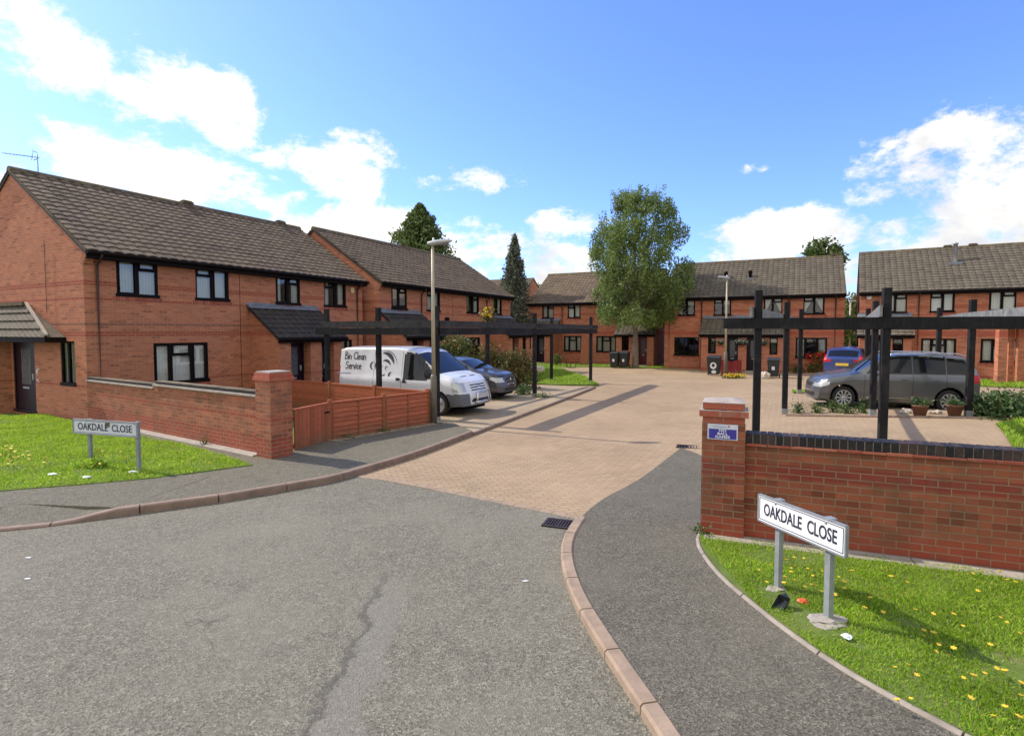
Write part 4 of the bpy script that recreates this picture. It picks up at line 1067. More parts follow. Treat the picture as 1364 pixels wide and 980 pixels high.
for k, (px_, py_, lb) in enumerate(((37, 771, 'white fleck on the road at the left edge'), (38, 743, 'white fleck on the road just below the left kerb'), (667, 753, 'thin pale twig on the road near the drain'), (700, 774, 'pale chip on the road below the drain'))):
    g = G(px_, py_); 
    if k == 2:
        mm_ = MB(); mm_.tube([(g[0] - .03, g[1] + .03, .006), (g[0] + .03, g[1] - .03, .006)], .004, 5); tag(mm_.build('twig', M_stone), lb, 'twig')
    else: rock('paper_scrap', lb, 'litter', (g[0], g[1], .005), .03, .012, .006, M_litter, 30 + k, 'flecks on the road')
# drains
def drain(label, px_, py_, L, W, ang, z=.008):
    g = G(px_, py_); d = thing('drain_cover', label, 'drain', (g[0], g[1], z), ang)
    m = MB(); m.box(-L/2, L/2, -W/2, W/2, -.01, .0); m.build('pit', M_dark, d)
    m = MB(); m.box(-L/2, L/2, -W/2, -W/2+.03, 0.001, .012); m.box(-L/2, L/2, W/2-.03, W/2, 0.001, .012); m.box(-L/2, -L/2+.03, -W/2+.03, W/2-.03, 0.001, .012); m.box(L/2-.03, L/2, -W/2+.03, W/2-.03, 0.001, .012)
    m.box(-.012, .012, -W/2+.03, W/2-.03, 0.001, .012); m.build('frame', M_drain, d)
    m = MB(); n = 9
    for k in range(n):
        x = -L/2 + .05 + (L - .1) * k / (n - 1)
        if abs(x) > .02: m.box(x - .009, x + .009, -W/2+.03, W/2-.03, .001, .009)
    m.build('bars', M_drain, d)
drain('cast iron drain grate in the road beside the right kerb', 745, 698, .38, .30, R(-20))
drain('rusty drain grate at the end of the right footpath', 920, 599, .55, .28, R(-20), .06)

# ------------------------------------------------------------------ lamp columns
def lamp(label, base, H, head_dir, r=.07, hz=.08):
    o = thing('street_lamp', label, 'street lamp', (base[0], base[1], 0), math.atan2(head_dir[1], head_dir[0]), 'street lamps')
    m = MB(); m.tube([(0, 0, -.05), (0, 0, 1.25), (0, 0, 1.32)], [r * 1.12, r * 1.12, r * .8], 12); m.build('base_section', M_lamp_dk, o)
    m = MB(); m.tube([(0, 0, 1.3), (0, 0, H)], [r * .72, r * .5], 12); m.build('column', M_lamp, o)
    m = MB(); m.box(-r * 1.15, -r * .6, -.04, .04, .4, .95); m.build('service_door', M_lamp_dk, o)
    m = MB(); st = []
    for t in range(9):
        x = -.12 + .62 * t / 8; w = .035 + .085 * math.sin(math.pi * min(1, .12 + t / 9.)) ** .7; hh = w * .55; z = H + .02 + .05 * t / 8
        st.append([(x, w * math.cos(a), z + hh * math.sin(a)) for a in [2 * math.pi * k / 10 for k in range(10)]])
    vs = [p for s in st for p in s]; fs = [(i*10+k, i*10+(k+1) % 10, (i+1)*10+(k+1) % 10, (i+1)*10+k) for i in range(8) for k in range(10)] + [tuple(range(10)), tuple(80 + k for k in range(10))[::-1]]
    m.add(vs, fs, True); m.build('lantern', M_lantern, o)
    m = MB(); m.lathe([(.0, H + .17), (.025, H + .15), (.03, H + .09)], 8, None, (.02, 0)); m.build('photocell', M_white, o)
    m = MB(); m.box(.1, .42, -.06, .06, H - .028, H - .005 + .0); m.build('lens', M_steelglass, o)
    return o
lb = G(578, 568)
lamp('near street lamp at the end of the orange fence, in front of the van', lb, 4.55, (.9, -.2), .072)
lamp('far street lamp standing before the middle terrace porch', G(966, 502), 5.15, (-1, -.1), .075)
o = thing('lamp_column', 'pale distant lamp column seen in the gap between middle and right terraces', 'street lamp', (27.5, 45., 0)); m = MB(); m.tube([(0, 0, 0), (0, 0, 4.8)], [.1, .06], 8); m.build('column', M_lamp, o); m = MB(); m.box(-.1, .4, -.1, .1, 4.8, 4.9); m.build('lantern', M_lantern, o)

# ------------------------------------------------------------------ fences and gate
def fence(label, a, b, H, npan, zg=.0, posts=True, cap_end=True, faces=1):
    a = Vector(a); b = Vector(b); d = b - a; L = d.length
    f = thing('timber_fence', label, 'fence', (a.x, a.y, zg), math.atan2(d.y, d.x))
    pl = L / npan
    for k in range(npan):
        m = MB(); n = 8; x0, x1 = k * pl + .04, (k + 1) * pl - .04
        for i in range(n):
            z0 = .06 + (H - .1) * i / n; z1 = z0 + (H - .1) / n + .025; ph = random.uniform(0, 6)
            cols = 6; vs = []
            for c in range(cols + 1):
                x = x0 + (x1 - x0) * c / cols; w = .008 * math.sin(c * 1.9 + ph)
                vs += [(x, -.034, z0 + w), (x, -.004, z1 + w * .4)]
                vs += [(x, .0, z0 + w), (x, .012, z1 + w * .4)]
            fs = []
            for c in range(cols):
                q = c * 4; r = q + 4; fs += [(q, r, r+1, q+1), (q+2, q+3, r+3, r+2), (q, q+2, r+2, r), (q+1, r+1, r+3, q+3)]
            fs += [(0, 1, 3, 2), (cols*4, cols*4+2, cols*4+3, cols*4+1)]
            m.add(vs, fs)
        pn = m.build('lap_panel', M_fence, f)
        m = MB()
        for x in (x0 + .01, (x0 + x1) / 2, x1 - .01): MB().box(x - .014, x + .014, -.043, -.024, .05, H - .03).build('batten', M_post, f)
        m = MB(); m.box(x0, x1, -.045, .025, H - .028, H); m.build('top_rail', M_fence, f)
    if posts:
        for k in range(npan + 1):
            m = MB(); x = k * pl; m.box(x - .037, x + .037, -.03, .045, -.1, H + .05); m.build('post', M_post, f, bevel=.004)
    return f
fa = Vector(G(440, 591)); fb = Vector(G(572, 568))
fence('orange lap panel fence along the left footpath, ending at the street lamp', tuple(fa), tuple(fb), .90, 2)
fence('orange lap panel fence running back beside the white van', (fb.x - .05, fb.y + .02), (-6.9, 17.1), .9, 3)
gt = thing('timber_gate', 'orange boarded garden gate between the left brick pier and the fence', 'gate', (*G(391, 606), 0), math.atan2((fa - Vector(G(391, 606))).y, (fa - Vector(G(391, 606))).x))
gl = (fa - Vector(G(391, 606))).length - .09
m = MB(); nb = 9
for k in range(nb):
    x0 = .03 + gl * k / nb; m.box(x0 + .004, x0 + gl / nb - .004, -.012 + random.uniform(-.003, .003), .008, .05, .86 + random.uniform(-.006, .006))
m.build('boards', M_fence, gt)
m = MB(); m.box(.03, gl + .02, .009, .04, .12, .2); m.box(.03, gl + .02, .009, .04, .66, .74); m.beam((.06, .026, .2), (gl, .026, .66), .028, .06); m.box(.02, gl + .03, -.02, .045, .865, .895); m.build('rails', M_fence, gt)
m = MB(); m.box(gl - .1, gl + .05, -.03, -.013, .68, .71); m.build('latch', M_black, gt)
strip('gravel_strip', [tuple(fa + Vector((.1, -.12))), tuple(fb + Vector((.12, -.1)))], .16, -.02, .105, M_gravel, seg=3)

# ------------------------------------------------------------------ pergolas
def pergola(label, posts, lows, highs, zp, lowz, highz, w=.125, base=None, high_mat=None, low_mat=None, group=None):
    o = thing('pergola', label, 'pergola')
    for (x, y, ang) in posts:
        zg = gz(x, y); m = MB(); M_ = Matrix.Translation((x, y, 0)) @ Matrix.Rotation(ang, 4, 'Z')
        m.box(-w/2, w/2, -w/2, w/2, zg - .05, zp, M_); m.build('post', M_timber_dk, o, bevel=.005)
        m = MB(); m.box(-w/2 - .006, w/2 + .006, -w/2 - .006, w/2 + .006, zg - .05, zg + .16, M_); m.build('post_shoe', M_galv_dk, o)
    for (p, q, off) in lows:
        p = Vector(p); q = Vector(q); d = (q - p).normalized(); n = Vector((-d.y, d.x))
        for s in off:
            c = n * s * (w / 2 + .025); m = MB(); m.beam((*(p + c), (lowz[0] + lowz[1]) / 2), (*(q + c), (lowz[0] + lowz[1]) / 2), .045, lowz[1] - lowz[0]); m.build('bearer', low_mat or M_timber_dk, o)
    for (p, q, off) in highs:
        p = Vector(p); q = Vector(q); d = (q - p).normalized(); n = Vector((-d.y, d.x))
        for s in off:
            c = n * s * (w / 2 + .025); m = MB(); m.beam((*(p + c), (highz[0] + highz[1]) / 2), (*(q + c), (highz[0] + highz[1]) / 2), .045, highz[1] - highz[0] - .002); m.build('rafter', high_mat or M_timber_sunlit, o)
    return o
c0 = Vector((-1.97, 14.42)); stepA = AX * 6.05; stepB = -BX * 1.95
PL = [[c0 + stepA * r + stepB * c for c in range(3)] for r in range(3)]
posts = [(*PL[r][c], angA) for r, c in ((0, 0), (0, 1), (0, 2), (1, 0), (1, 1), (2, 0), (2, 1))]
low = [(tuple(PL[0][2] - BX * .35), tuple(PL[0][0] + BX * .1), (-1, 1)), (tuple(PL[0][0]), tuple(PL[2][0] + AX * .6), (-1, 1)), (tuple(PL[0][1]), tuple(PL[2][1] + AX * .3), (1,))]
high = [(tuple(PL[0][2] - BX * .1), tuple(PL[0][0] + BX * .1), (-1,)), (tuple(PL[0][0]), tuple(PL[2][0] + AX * .25), (-1,)),
        (tuple(PL[1][1] - BX * .3), tuple(PL[1][0] + BX * .3), (1,)), (tuple(PL[2][1] - BX * .3), tuple(PL[2][0] + BX * .3), (1,))]
pergola('long dark timber pergola over the left parking bays, above the van', posts, low, high, 3.05, (2.30, 2.49), (2.50, 2.68), .12, high_mat=M_timber_mid)
r0 = Vector((4.72, 10.6)); r1 = Vector((7.4, 14.9)); r2 = Vector((10.3, 19.7))
front = [r0 + DX * (2.12 * k + (.45 if k >= 2 else 0)) for k in range(4)]; row2 = [r1 + DX * 2.08 * k for k in range(4)]; row3 = [r2 + DX * 2.08 * k for k in range(3)]
aD = math.atan2(DX.y, DX.x)
posts = [(*p, aD) for p in front + row2 + row3]
low = [(tuple(front[0] - DX * .62), tuple(front[3] + DX * .5), (-1, 1)), (tuple(row2[0] - DX * .1), tuple(row2[3] + DX * .5), (-1,)), (tuple(row3[0] - DX * .1), tuple(row3[2] + DX * .3), (-1,))]
high = []
for k in range(4):
    a = front[k]; b = row3[k] if k < 3 else row2[3]; d = (row2[k] - a).normalized(); high.append((tuple(a - d * .3), tuple(row2[k] + d * .2), (1,)))
    if k < 3: high.append((tuple(row2[k] + d * .2), tuple(row3[k] + d * .3), (1,)))
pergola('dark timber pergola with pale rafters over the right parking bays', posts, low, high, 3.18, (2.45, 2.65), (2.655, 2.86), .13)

# ------------------------------------------------------------------ low brick structure at the right edge
sp_ = Vector((20.2, 22.9))
st = thing('brick_store', 'low brick porch with tall sunlit piers at the right edge behind the people carrier', 'porch', (sp_.x, sp_.y, 0), angB + R(10))
m = MB(); m.box(0, .3, -.0, .3, 0, 2.6); m.build('pier', M_brick2, st)
m = MB(); m.box(.62, .82, .6, .8, 0, 2.6); m.build('pier', M_brick2, st)
m = MB(); m.box(.85, 4.5, .4, .62, 0, 2.6); m.build('wall', M_brick2, st)
m = MB(); m.box(-.15, 4.6, -.15, 1.5, 2.6, 2.72); m.build('roof', M_timber_dk, st)

# ------------------------------------------------------------------ vegetation
def leaf_mesh(name, centers, size, mat, parent, flat=0., aspect=.6, droop=0.):
    n = len(centers); C_ = np.array(centers)
    d = rng.normal(size=(n, 3)); d[:, 2] -= droop; d /= np.linalg.norm(d, axis=1)[:, None]
    e = rng.normal(size=(n, 3)); e -= (e * d).sum(1)[:, None] * d; e /= np.linalg.norm(e, axis=1)[:, None]
    s = size * rng.uniform(.6, 1.35, n)[:, None]
    a = d * s * .5; b = e * s * .5 * aspect
    V = np.stack([C_ - a, C_ + b - a * .1, C_ + a, C_ - b - a * .1], 1).reshape(-1, 3)
    me = bpy.data.meshes.new(name); me.vertices.add(n * 4); me.vertices.foreach_set('co', V.ravel())
    me.loops.add(n * 4); me.loops.foreach_set('vertex_index', np.arange(n * 4)); me.polygons.add(n)
    me.polygons.foreach_set('loop_start', np.arange(n) * 4); me.polygons.foreach_set('loop_total', np.full(n, 4)); me.update(); me.validate()
    me.materials.append(mat); o = bpy.data.objects.new(name, me); COL.objects.link(o); o.parent = parent; return o
def big_tree():
    b = G(846, 490); T = thing('leafy_tree', 'tall oval green tree with a bare trunk in front of the far terraces', 'tree', (b[0], b[1], 0))
    m = MB(); m.tube([(0, 0, -.1), (.02, 0, .3), (.03, 0, 1.6), (-.05, .05, 3.2), (-.1, .1, 5.5), (-.05, 0, 8.5)], [.30, .21, .17, .14, .10, .05], 12)
    tips = []
    for k in range(26):
        a = random.uniform(0, 6.28); z0 = random.uniform(2.9, 5.5); zt = z0 + random.uniform(2.2, 5.2); r = random.uniform(.9, 2.6)
        p = [(0, 0, z0), (math.cos(a) * r * .4, math.sin(a) * r * .4, z0 + (zt - z0) * .4), (math.cos(a) * r * .8, math.sin(a) * r * .8, zt)]
        m.tube(p, [.06, .045, .015], 6); tips.append(p)
    m.build('trunk', M_bark, T)
    pts = []
    def env(z):       # crown radius with height
        t = (z - 2.7) / 8.5
        if t < 0 or t > 1: return 0
        return 3.35 * (math.sin(math.pi * min(1, (t * .74 + .16))) ** .6) * (1.0 if t < .8 else 1 - (t - .8) * 1.1)
    clumps = []
    while len(clumps) < 640:
        z = random.uniform(3.1, 11.1); r = env(z) * math.sqrt(random.uniform(.12, 1)); a = random.uniform(0, 6.28)
        if r > env(z): continue
        nn = noise.noise(Vector((math.cos(a) * r * .5, math.sin(a) * r * .5, z * .35 + 3)))
        if nn < -.3: continue
        # a notch of sky right of the middle
        x = math.cos(a) * r
        if 1.0 < x < 1.8 and 6.2 < z < 8.2 and random.random() < .75: continue
        if x > 2.0 and z > 9.3: continue
        clumps.append((x + .25, math.sin(a) * r, z, random.uniform(.28, .55)))
    for k in range(14): clumps.append((random.uniform(-1.6, 1.6), random.uniform(-1, 1), random.uniform(10.7, 11.6), .2))
    for (x, y, z, s) in clumps:
        n = int(95 * (s / .45) ** 2)
        for _ in range(n):
            u = rng.normal(size=3); u /= np.linalg.norm(u); rr = s * random.random() ** .4
            pts.append((x + u[0] * rr * .8, y + u[1] * rr * .8, z + u[2] * rr * 1.4 - .05))
    leaf_mesh('crown', pts, .15, M_leaf_birch, T, aspect=.55, droop=.5)
    # twiggy leaders on top
    m = MB()
    for k in range(12):
        x = random.uniform(-1.7, 1.6); m.tube([(x, random.uniform(-.5, .5), 9.9), (x + random.uniform(-.15, .15), 0, 11.2 + random.uniform(0, .7))], [.02, .006], 4)
    m.build('twigs', M_twig, T)
big_tree()
def conifer(label, base, H, Rb, n, mat, z0=0., dens=1., leaf=.2, droop=.4, layers=None, pts_out=.25, name='conifer_tree'):
    T = thing(name, label, 'tree', (base[0], base[1], 0)); m = MB(); m.tube([(0, 0, -.1), (0, 0, H * .97)], [Rb * .09 + .08, .02], 8)
    pts = []
    nb = n
    for k in range(nb):
        t = random.random() ** .85; z = z0 + (H - z0) * t; r = Rb * (1 - t) ** .8 * random.uniform(.72, 1.12) + .08; a = random.uniform(0, 6.28)
        zt = z - r * droop * random.uniform(.4, 1.2) + (r * .2)
        if k % 3 == 0: m.tube([(0, 0, z), (math.cos(a) * r * .9, math.sin(a) * r * .9, zt)], [.04, .008], 4)
        c = int(26 * dens)
        for _ in range(c):
            q = random.random() ** .6; w = .16 * (1 - q * .6) * (r + .4)
            pts.append((math.cos(a) * r * q + random.gauss(0, w), math.sin(a) * r * q + random.gauss(0, w), z + (zt - z) * q + random.gauss(0, .12) - random.random() * pts_out))
    m.build('trunk', M_bark, T); leaf_mesh('crown', pts, leaf, mat, T, aspect=.45, droop=.8); return T
conifer('dark green conifer rising behind the second left house roof', (-8.3, 50), 13.6, 4.6, 620, M_leaf_con, 4, 1.3, .36, -.35)
conifer('narrow drooping grey green cypress at the right end of the second left house', (.2, 43.5), 9.9, 2.7, 480, M_leaf_blue, 0, 1.1, .24, 1.0, pts_out=.7)
def round_tree(label, base, H, Rr, n, mat, leaf=.3, name='leafy_tree'):
    T = thing(name, label, 'tree', (base[0], base[1], 0)); m = MB(); m.tube([(0, 0, 0), (.1, 0, H * .5), (0, 0, H * .85)], [.3, .2, .05], 8)
    for k in range(8):
        a = k * .8; m.tube([(0, 0, H * .45), (math.cos(a) * Rr * .6, math.sin(a) * Rr * .6, H * .8)], [.12, .03], 5)
    m.build('trunk', M_bark, T); pts = []
    for k in range(n):
        a = random.uniform(0, 6.28); b_ = random.uniform(-1, 1); r = Rr * random.uniform(.45, 1.); x = math.cos(a) * r * math.sqrt(1 - b_ * b_); y = math.sin(a) * r * math.sqrt(1 - b_ * b_); z = H - Rr * .95 + b_ * r * .95
        if noise.noise(Vector((x * .5, y * .5, z * .5))) < -.25: continue
        for _ in range(45): pts.append((x + random.gauss(0, .28), y + random.gauss(0, .28), z + random.gauss(0, .3)))
    leaf_mesh('crown', pts, leaf, mat, T); return T
round_tree('small treetop showing above the right end of the middle terrace', (33.7, 60), 12.2, 1.9, 110, M_leaf_con, .4)
round_tree('pale treetop beyond the far left terrace roof', (4.0, 70), 8.2, 2.6, 90, M_leaf_birch, .45)
round_tree('leafy bank tree in the gap between the middle and right terraces', (30.5, 50), 5.6, 2.8, 180, M_leaf_shrub, .35)
round_tree('lower leafy tree in the gap, left behind the middle terrace', (26.2, 46), 4.0, 2.2, 120, M_leaf_shrub, .3)
m = MB(); m.box(0, 3.4, 0, .08, 0, 1.8); o = m.build('timber_gate', M_gutter); o.location = (20.0, 31.9, 0); o.scale = (.45, 1, 1)
tag(o, 'black boarded side gate between the middle and right terraces', 'gate')
# hedge far
for k in range(5):
    round_tree('bushy hedge tree far beyond the terraces, number %s from the left' % ['one', 'two', 'three', 'four', 'five'][k], (-30 + k * 26, 85 + 3 * (k % 2)), 5.0, 3.2, 60, M_leaf_con, .5) if False else None
def shrub(label, base, w, d, h, n, mat, leaf=.09, z0=.0, name='shrub', group=None, fl=None, flmat=None, cat='shrub', per=9, stems=True, flsz=.07):
    T = thing(name, label, cat, (base[0], base[1], gz(*base) if base[1] > 8 else .0), 0, group); m = MB()
    for k in range(7 if stems else 2):
        a = random.uniform(0, 6.28); m.tube([(0, 0, 0), (math.cos(a) * w * .3, math.sin(a) * d * .3, h * .75)], [.012 + h * .008, .005], 4)
    m.build('stems', M_twig, T); pts = []
    for k in range(n):
        a = random.uniform(0, 6.28); r = math.sqrt(random.random()); z = z0 + (h - z0) * random.random() ** .8
        x = math.cos(a) * r * w / 2 * (1.05 - .5 * z / h); y = math.sin(a) * r * d / 2 * (1.05 - .5 * z / h); z *= 1 - .3 * r * r
        z *= 1 + .25 * noise.noise(Vector((x * 2 + base[0], y * 2, 1)))
        s = leaf * 1.1
        for _ in range(per): pts.append((x + random.gauss(0, s), y + random.gauss(0, s), max(.02, z + random.gauss(0, s))))
    leaf_mesh('foliage', pts, leaf, mat, T)
    if fl:
        fp = []
        for k in range(fl):
            a = random.uniform(0, 6.28); r = math.sqrt(random.random()); x = math.cos(a) * r * w / 2; y = -abs(math.sin(a)) * r * d / 2 - .02; z = h * random.uniform(.55, 1.05)
            for _ in range(7): fp.append((x + random.gauss(0, flsz * .5), y + random.gauss(0, flsz * .5), z + random.gauss(0, flsz * .5)))
        leaf_mesh('flowers', fp, flsz, flmat, T, aspect=.9)
    return T
shrub('tall green shrub behind the van cab', (-2.4, 22.9), 2.6, 1.6, 2.25, 420, M_leaf_shrub, .13)
shrub('yellowing rose hedge behind the dark parked car', (-.9, 23.4), 2.4, 1.5, 1.75, 380, M_leaf_rose, .12)
shrub('russet shrub beside the left pergola post, right of the dark car', (.25, 22.6), 1.9, 1.3, 1.65, 330, M_leaf_rose, .11)
shrub('small dark bush at the nose of the dark parked car', G(697, 527), .6, .5, .42, 70, M_leaf_low, .07)
shrub('weedy tuft at the foot of the left pergola post', G(722, 531), .8, .3, .16, 50, M_leaf_low, .05)
shrub('climbing yellow rose on top of the left pergola', (-.95, 20.6), .5, .4, .62, 40, M_leaf_rose, .08, fl=10, flmat=M_yellow, flsz=.09).location.z = 2.62
shrub('weeds growing at the lamp post foot beside the fence', (lb[0] - .12, lb[1] + .1), .35, .3, .42, 50, M_leaf_low, .05)
shrub('weed tuft under the orange fence, middle of the panels', tuple(fa.lerp(fb, .45) + Vector((.1, -.05))), .5, .14, .13, 30, M_leaf_low, .04)
shrub('weed tuft under the orange fence, near its gate end', tuple(fa.lerp(fb, .12) + Vector((.1, -.06))), .4, .14, .13, 26, M_leaf_low, .04)
shrub('weed tuft at the foot of the right brick pier', G(937, 716), .16, .4, .15, 45, M_leaf_low, .035)
shrub('weed growing from the left garden wall foot', tuple(w0.lerp(w1, .76) - Vector((0, .15))), .14, .12, .28, 14, M_leaf_low, .04)
shrub('shady grass clump at the far sign left post', (sL0[0] + .1, sL0[1] - .05), .8, .3, .20, 150, M_grass, .05, name='grass_clump', cat='weeds')
bedn = [(1063, 551, .36), (1087, 551, .26), (1109, 551, .32), (1127, 553, .24), (1150, 553, .30)]
for k, (px_, py_, h) in enumerate(bedn):
    g = G(px_, py_, .15); shrub(['first low plant from the left in the bed before the people carrier', 'second low plant from the left in the bed before the people carrier', 'middle low plant of the five, beneath the front wheel of the people carrier', 'fourth low plant from the left in the bed before the people carrier', 'fifth low plant, nearest the pergola posts, in the bed before the people carrier'][k], g, .24, .22, h, 26, M_leaf_low, .06, name='low_plant', cat='plant', group='low plants in the right parking bed')
for k, (px_, py_, h, w) in enumerate([(1311, 556, .45, .6), (1333, 560, .58, .8), (1354, 556, .50, .6)]):
    g = G(px_, py_, .25); shrub(['low bush behind the people carrier, left one of three at the right edge', 'tallest dark bush of three at the right edge', 'low bush at the very right edge of the bed'][k], g, w, .5, h, 90, M_leaf_low, .10, name='low_bush', cat='bush', group='bushes at the end of the right bed')
shrub('thin weed against the near tall pergola post', G(1187, 545, .2), .25, .2, .55, 30, M_leaf_low, .05)
def pot(label, px_, py_, w):
    g = G(px_, py_, .22); z = gz(*g); T = thing('plant_pot', label, 'plant pot', (g[0], g[1], z)); m = MB(); m.lathe([(.0, 0), (w * .34, 0), (w * .5, .26), (w * .53, .26), (w * .53, .3), (w * .46, .3), (w * .42, .22), (0, .22)], 14); m.build('pot', M_terra, T)
    pts = [(random.gauss(0, w * .28), random.gauss(0, w * .28), .3 + abs(random.gauss(0, .08))) for _ in range(160)]; leaf_mesh('foliage', pts, .08, M_leaf_low, T)
pot('left terracotta pot of plants before the people carrier', 1225, 556, .36); pot('right terracotta pot of plants by the people carrier rear wheel', 1271, 557, .36)
for k, (px_, py_, s) in enumerate(((1206, 552, .13), (1249, 554, .1), (1240, 554, .07))):
    g = G(px_, py_, .2); rock('garden_stone', ['largest grey stone left of the plant pots', 'grey stone between the two plant pots', 'smallest stone between the two plant pots'][k], 'stone', (g[0], g[1], gz(*g) + .05), s, s * .8, s * .6, M_stone, 40 + k, 'stones in the right bed')
# edging of the right bed
bed0 = Vector(G(1046, 554, .15)); bed1 = bed0 + DX * 7.2
strip('bed_edging', [tuple(bed0.lerp(bed1, k / 12)) for k in range(13)], .1, -.03, .05, M_kerb_red, seg=.4, gzf=True)
# right lawns
def lawn_gz(pts, label, n, h=.09):
    sheet('lawn_soil', pts, .03, M_soil, gzf=True); blades('grass', pts, .03, n, .04, h, .03, label, gzf=True)
lawn_gz(P((1326, 566), (1364, 562), (1420, 560), (1420, 640), (1364, 604), z=.28), 'triangle of grass behind the right wall at the picture edge', 3500)
lawn_gz(P((1304, 516), (1364, 520), (1420, 522), (1420, 505), (1304, 503), z=.2), 'grass verge behind the people carrier rear', 6000, .16)
lawn_gz(P((1300, 500), (1330, 500), (1330, 494), (1300, 494), z=.1), 'narrow grass strip in front of the right terrace', 1500)
lawn_gz(P((1056, 526), (1076, 526), (1076, 523), (1056, 523), z=.1), 'small grass patch at the far right pergola post', 500)
# plants at the middle terrace
shrub('red flowering bush under the right window of the middle terrace', G(1091, 496), 1.5, .8, 1.15, 240, M_leaf_shrub, .11, fl=46, flmat=M_redfl, flsz=.11)
shrub('low flowering plants left of the red flowering bush', G(1062, 497), .6, .4, .55, 60, M_leaf_shrub, .09, fl=8, flmat=M_redfl)
shrub('thin climber beside the dark window of the middle terrace', G(900, 490), .38, .3, 1.7, 90, M_leaf_shrub, .08)
shrub('yellow and orange flowers in front of the maroon picket gate', G(978, 504), 1.3, .3, .2, 60, M_leaf_low, .06, fl=40, flmat=M_yellow)
shrub('small dark bush against the far left terrace wall', G(742, 487), .7, .4, .75, 50, M_leaf_con, .1)
def basket(label, x, y, z):
    T = thing('hanging_basket', label, 'hanging basket', (x, y, z), 0, 'hanging baskets at the middle terrace porch'); m = MB(); m.lathe([(0, -.18), (.1, -.16), (.17, -.06), (.18, 0)], 12); m.build('basket', M_bin, T)
    m = MB(); m.tube([(.17, 0, 0), (0, 0, .35), (-.17, 0, 0)], .006, 4); m.tube([(0, 0, .35), (0, .18, .40)], .008, 4); m.build('chain', M_black, T)
    pts = [tuple(np.array([random.gauss(0, .12), random.gauss(0, .12), random.gauss(.02, .08)])) for _ in range(170)]; leaf_mesh('foliage', pts, .08, M_leaf_low, T)
    pts = [(random.gauss(0, .12), -.08 + random.gauss(0, .08), random.gauss(.05, .07)) for _ in range(30)]; leaf_mesh('flowers', pts, .06, M_white, T, aspect=.9)
def hM_pt(x, y): v = BX * x + AX * y + Vector((9.94, 36.)); return v.x, v.y
for lb_, x in (('leftmost hanging basket at the middle terrace porch', 3.65), ('second hanging basket, left of the middle door pier', 4.68), ('third hanging basket, closest to the second one', 4.92), ('rightmost hanging basket near the porch window', 5.98)):
    basket(lb_, *hM_pt(x, -1.62), 1.75)
# bins
def wheelie(label, px_, py_, w=.56, h=1.05, patch=False, rz_=0.):
    g = G(px_, py_); T = thing('wheelie_bin', label, 'wheelie bin', (g[0], g[1], 0), angB + rz_, 'wheelie bins by the terrace doors'); m = MB()
    a, b_ = w * .40, w * .5
    m.add([(-a, -.28, .08), (a, -.28, .08), (a, .2, .08), (-a, .2, .08), (-b_, -.36, h - .08), (b_, -.36, h - .08), (b_, .34, h - .08), (-b_, .34, h - .08)], [(3,2,1,0),(4,5,6,7),(0,1,5,4),(1,2,6,5),(2,3,7,6),(3,0,4,7)]); body = m.build('body', M_bin, T, bevel=.015)
    m = MB(); m.add([(-b_ - .02, -.4, h - .08), (b_ + .02, -.4, h - .08), (b_ + .02, .36, h - .05), (-b_ - .02, .36, h - .05), (-b_, -.36, h - .02), (b_, -.36, h - .02), (b_, .34, h + .03), (-b_, .34, h + .03)], [(3,2,1,0),(4,5,6,7),(0,1,5,4),(1,2,6,5),(2,3,7,6),(3,0,4,7)]); m.build('lid', M_bin_lid, T, bevel=.01)
    for x in (-b_, b_):
        m = MB(); m.lathe([(0, -.025), (.1, -.025), (.1, .025), (0, .025)], 14, Matrix.Translation((x * .96, .27, .1)) @ Matrix.Rotation(R(90), 4, 'Y')); m.build('wheel', M_dark, T)
    m = MB(); m.tube([(-b_ * .8, .38, h), (b_ * .8, .38, h)], .015, 6); m.build('handle', M_bin, T)
    if patch:
        m = MB()
        for (x, z, r, s) in ((0, .55, .17, 1.1), (.03, .22, .13, .7)):
            vs = [(x + r * math.cos(t), -.34 + .0 + (-.0), z + r * s * math.sin(t)) for t in [k * .523 for k in range(12)]]; vs = [(p[0], -.30 - .08 * (p[2] / h) - .012, p[2]) for p in vs]; m.poly(vs)
        m.build('white_sticker', M_white, body)
        m = MB(); vs = [(-.0 + .08 * math.cos(t), 0, .57 + .09 * math.sin(t)) for t in [k * .523 for k in range(12)]]; m.poly([(p[0], -.30 - .08 * (p[2] / h) - .015, p[2]) for p in vs]); m.build('dark_spot', M_bin, body)
    else:
        m = MB(); m.poly([(p[0], -.30 - .08 * (p[2] / h) - .012, p[2]) for p in ((-.07, 0, .42), (.07, 0, .42), (.07, 0, .6), (-.07, 0, .6))]); m.build('number_sticker', M_white, body)
    return T
wheelie('left black wheelie bin of the pair beside the tree trunk', 819, 490); wheelie('right black wheelie bin of the pair beside the tree trunk', 832, 490)
wheelie('black wheelie bin with a white splotch sticker, left of the far street lamp', 951, 500, .7, 1.05, True); wheelie('black wheelie bin under the right porch window of the middle terrace', 1030, 503, .58, 1.0)
g = G(988, 502); gp_ = thing('picket_gate', 'small maroon picket gate before the middle terrace door', 'gate', (g[0] - 1.05 * .888, g[1] + 1.05 * .46, 0), angB)
m = MB()
for k in range(9): m.box(k * .115, k * .115 + .108, 0, .02, .05, .78 + .10 * abs(math.cos(k * .4)))
m.build('boards', M_gate_red, gp_); m = MB(); m.box(0, 1.03, .021, .05, .2, .28); m.box(0, 1.03, .021, .05, .6, .68); m.build('rails', M_gate_red, gp_)
rock('garden_stone', 'rounded pale boulder in front of the middle terrace door', 'stone', (*G(1019, 504), .14), .26, .22, .22, M_stone, 60)
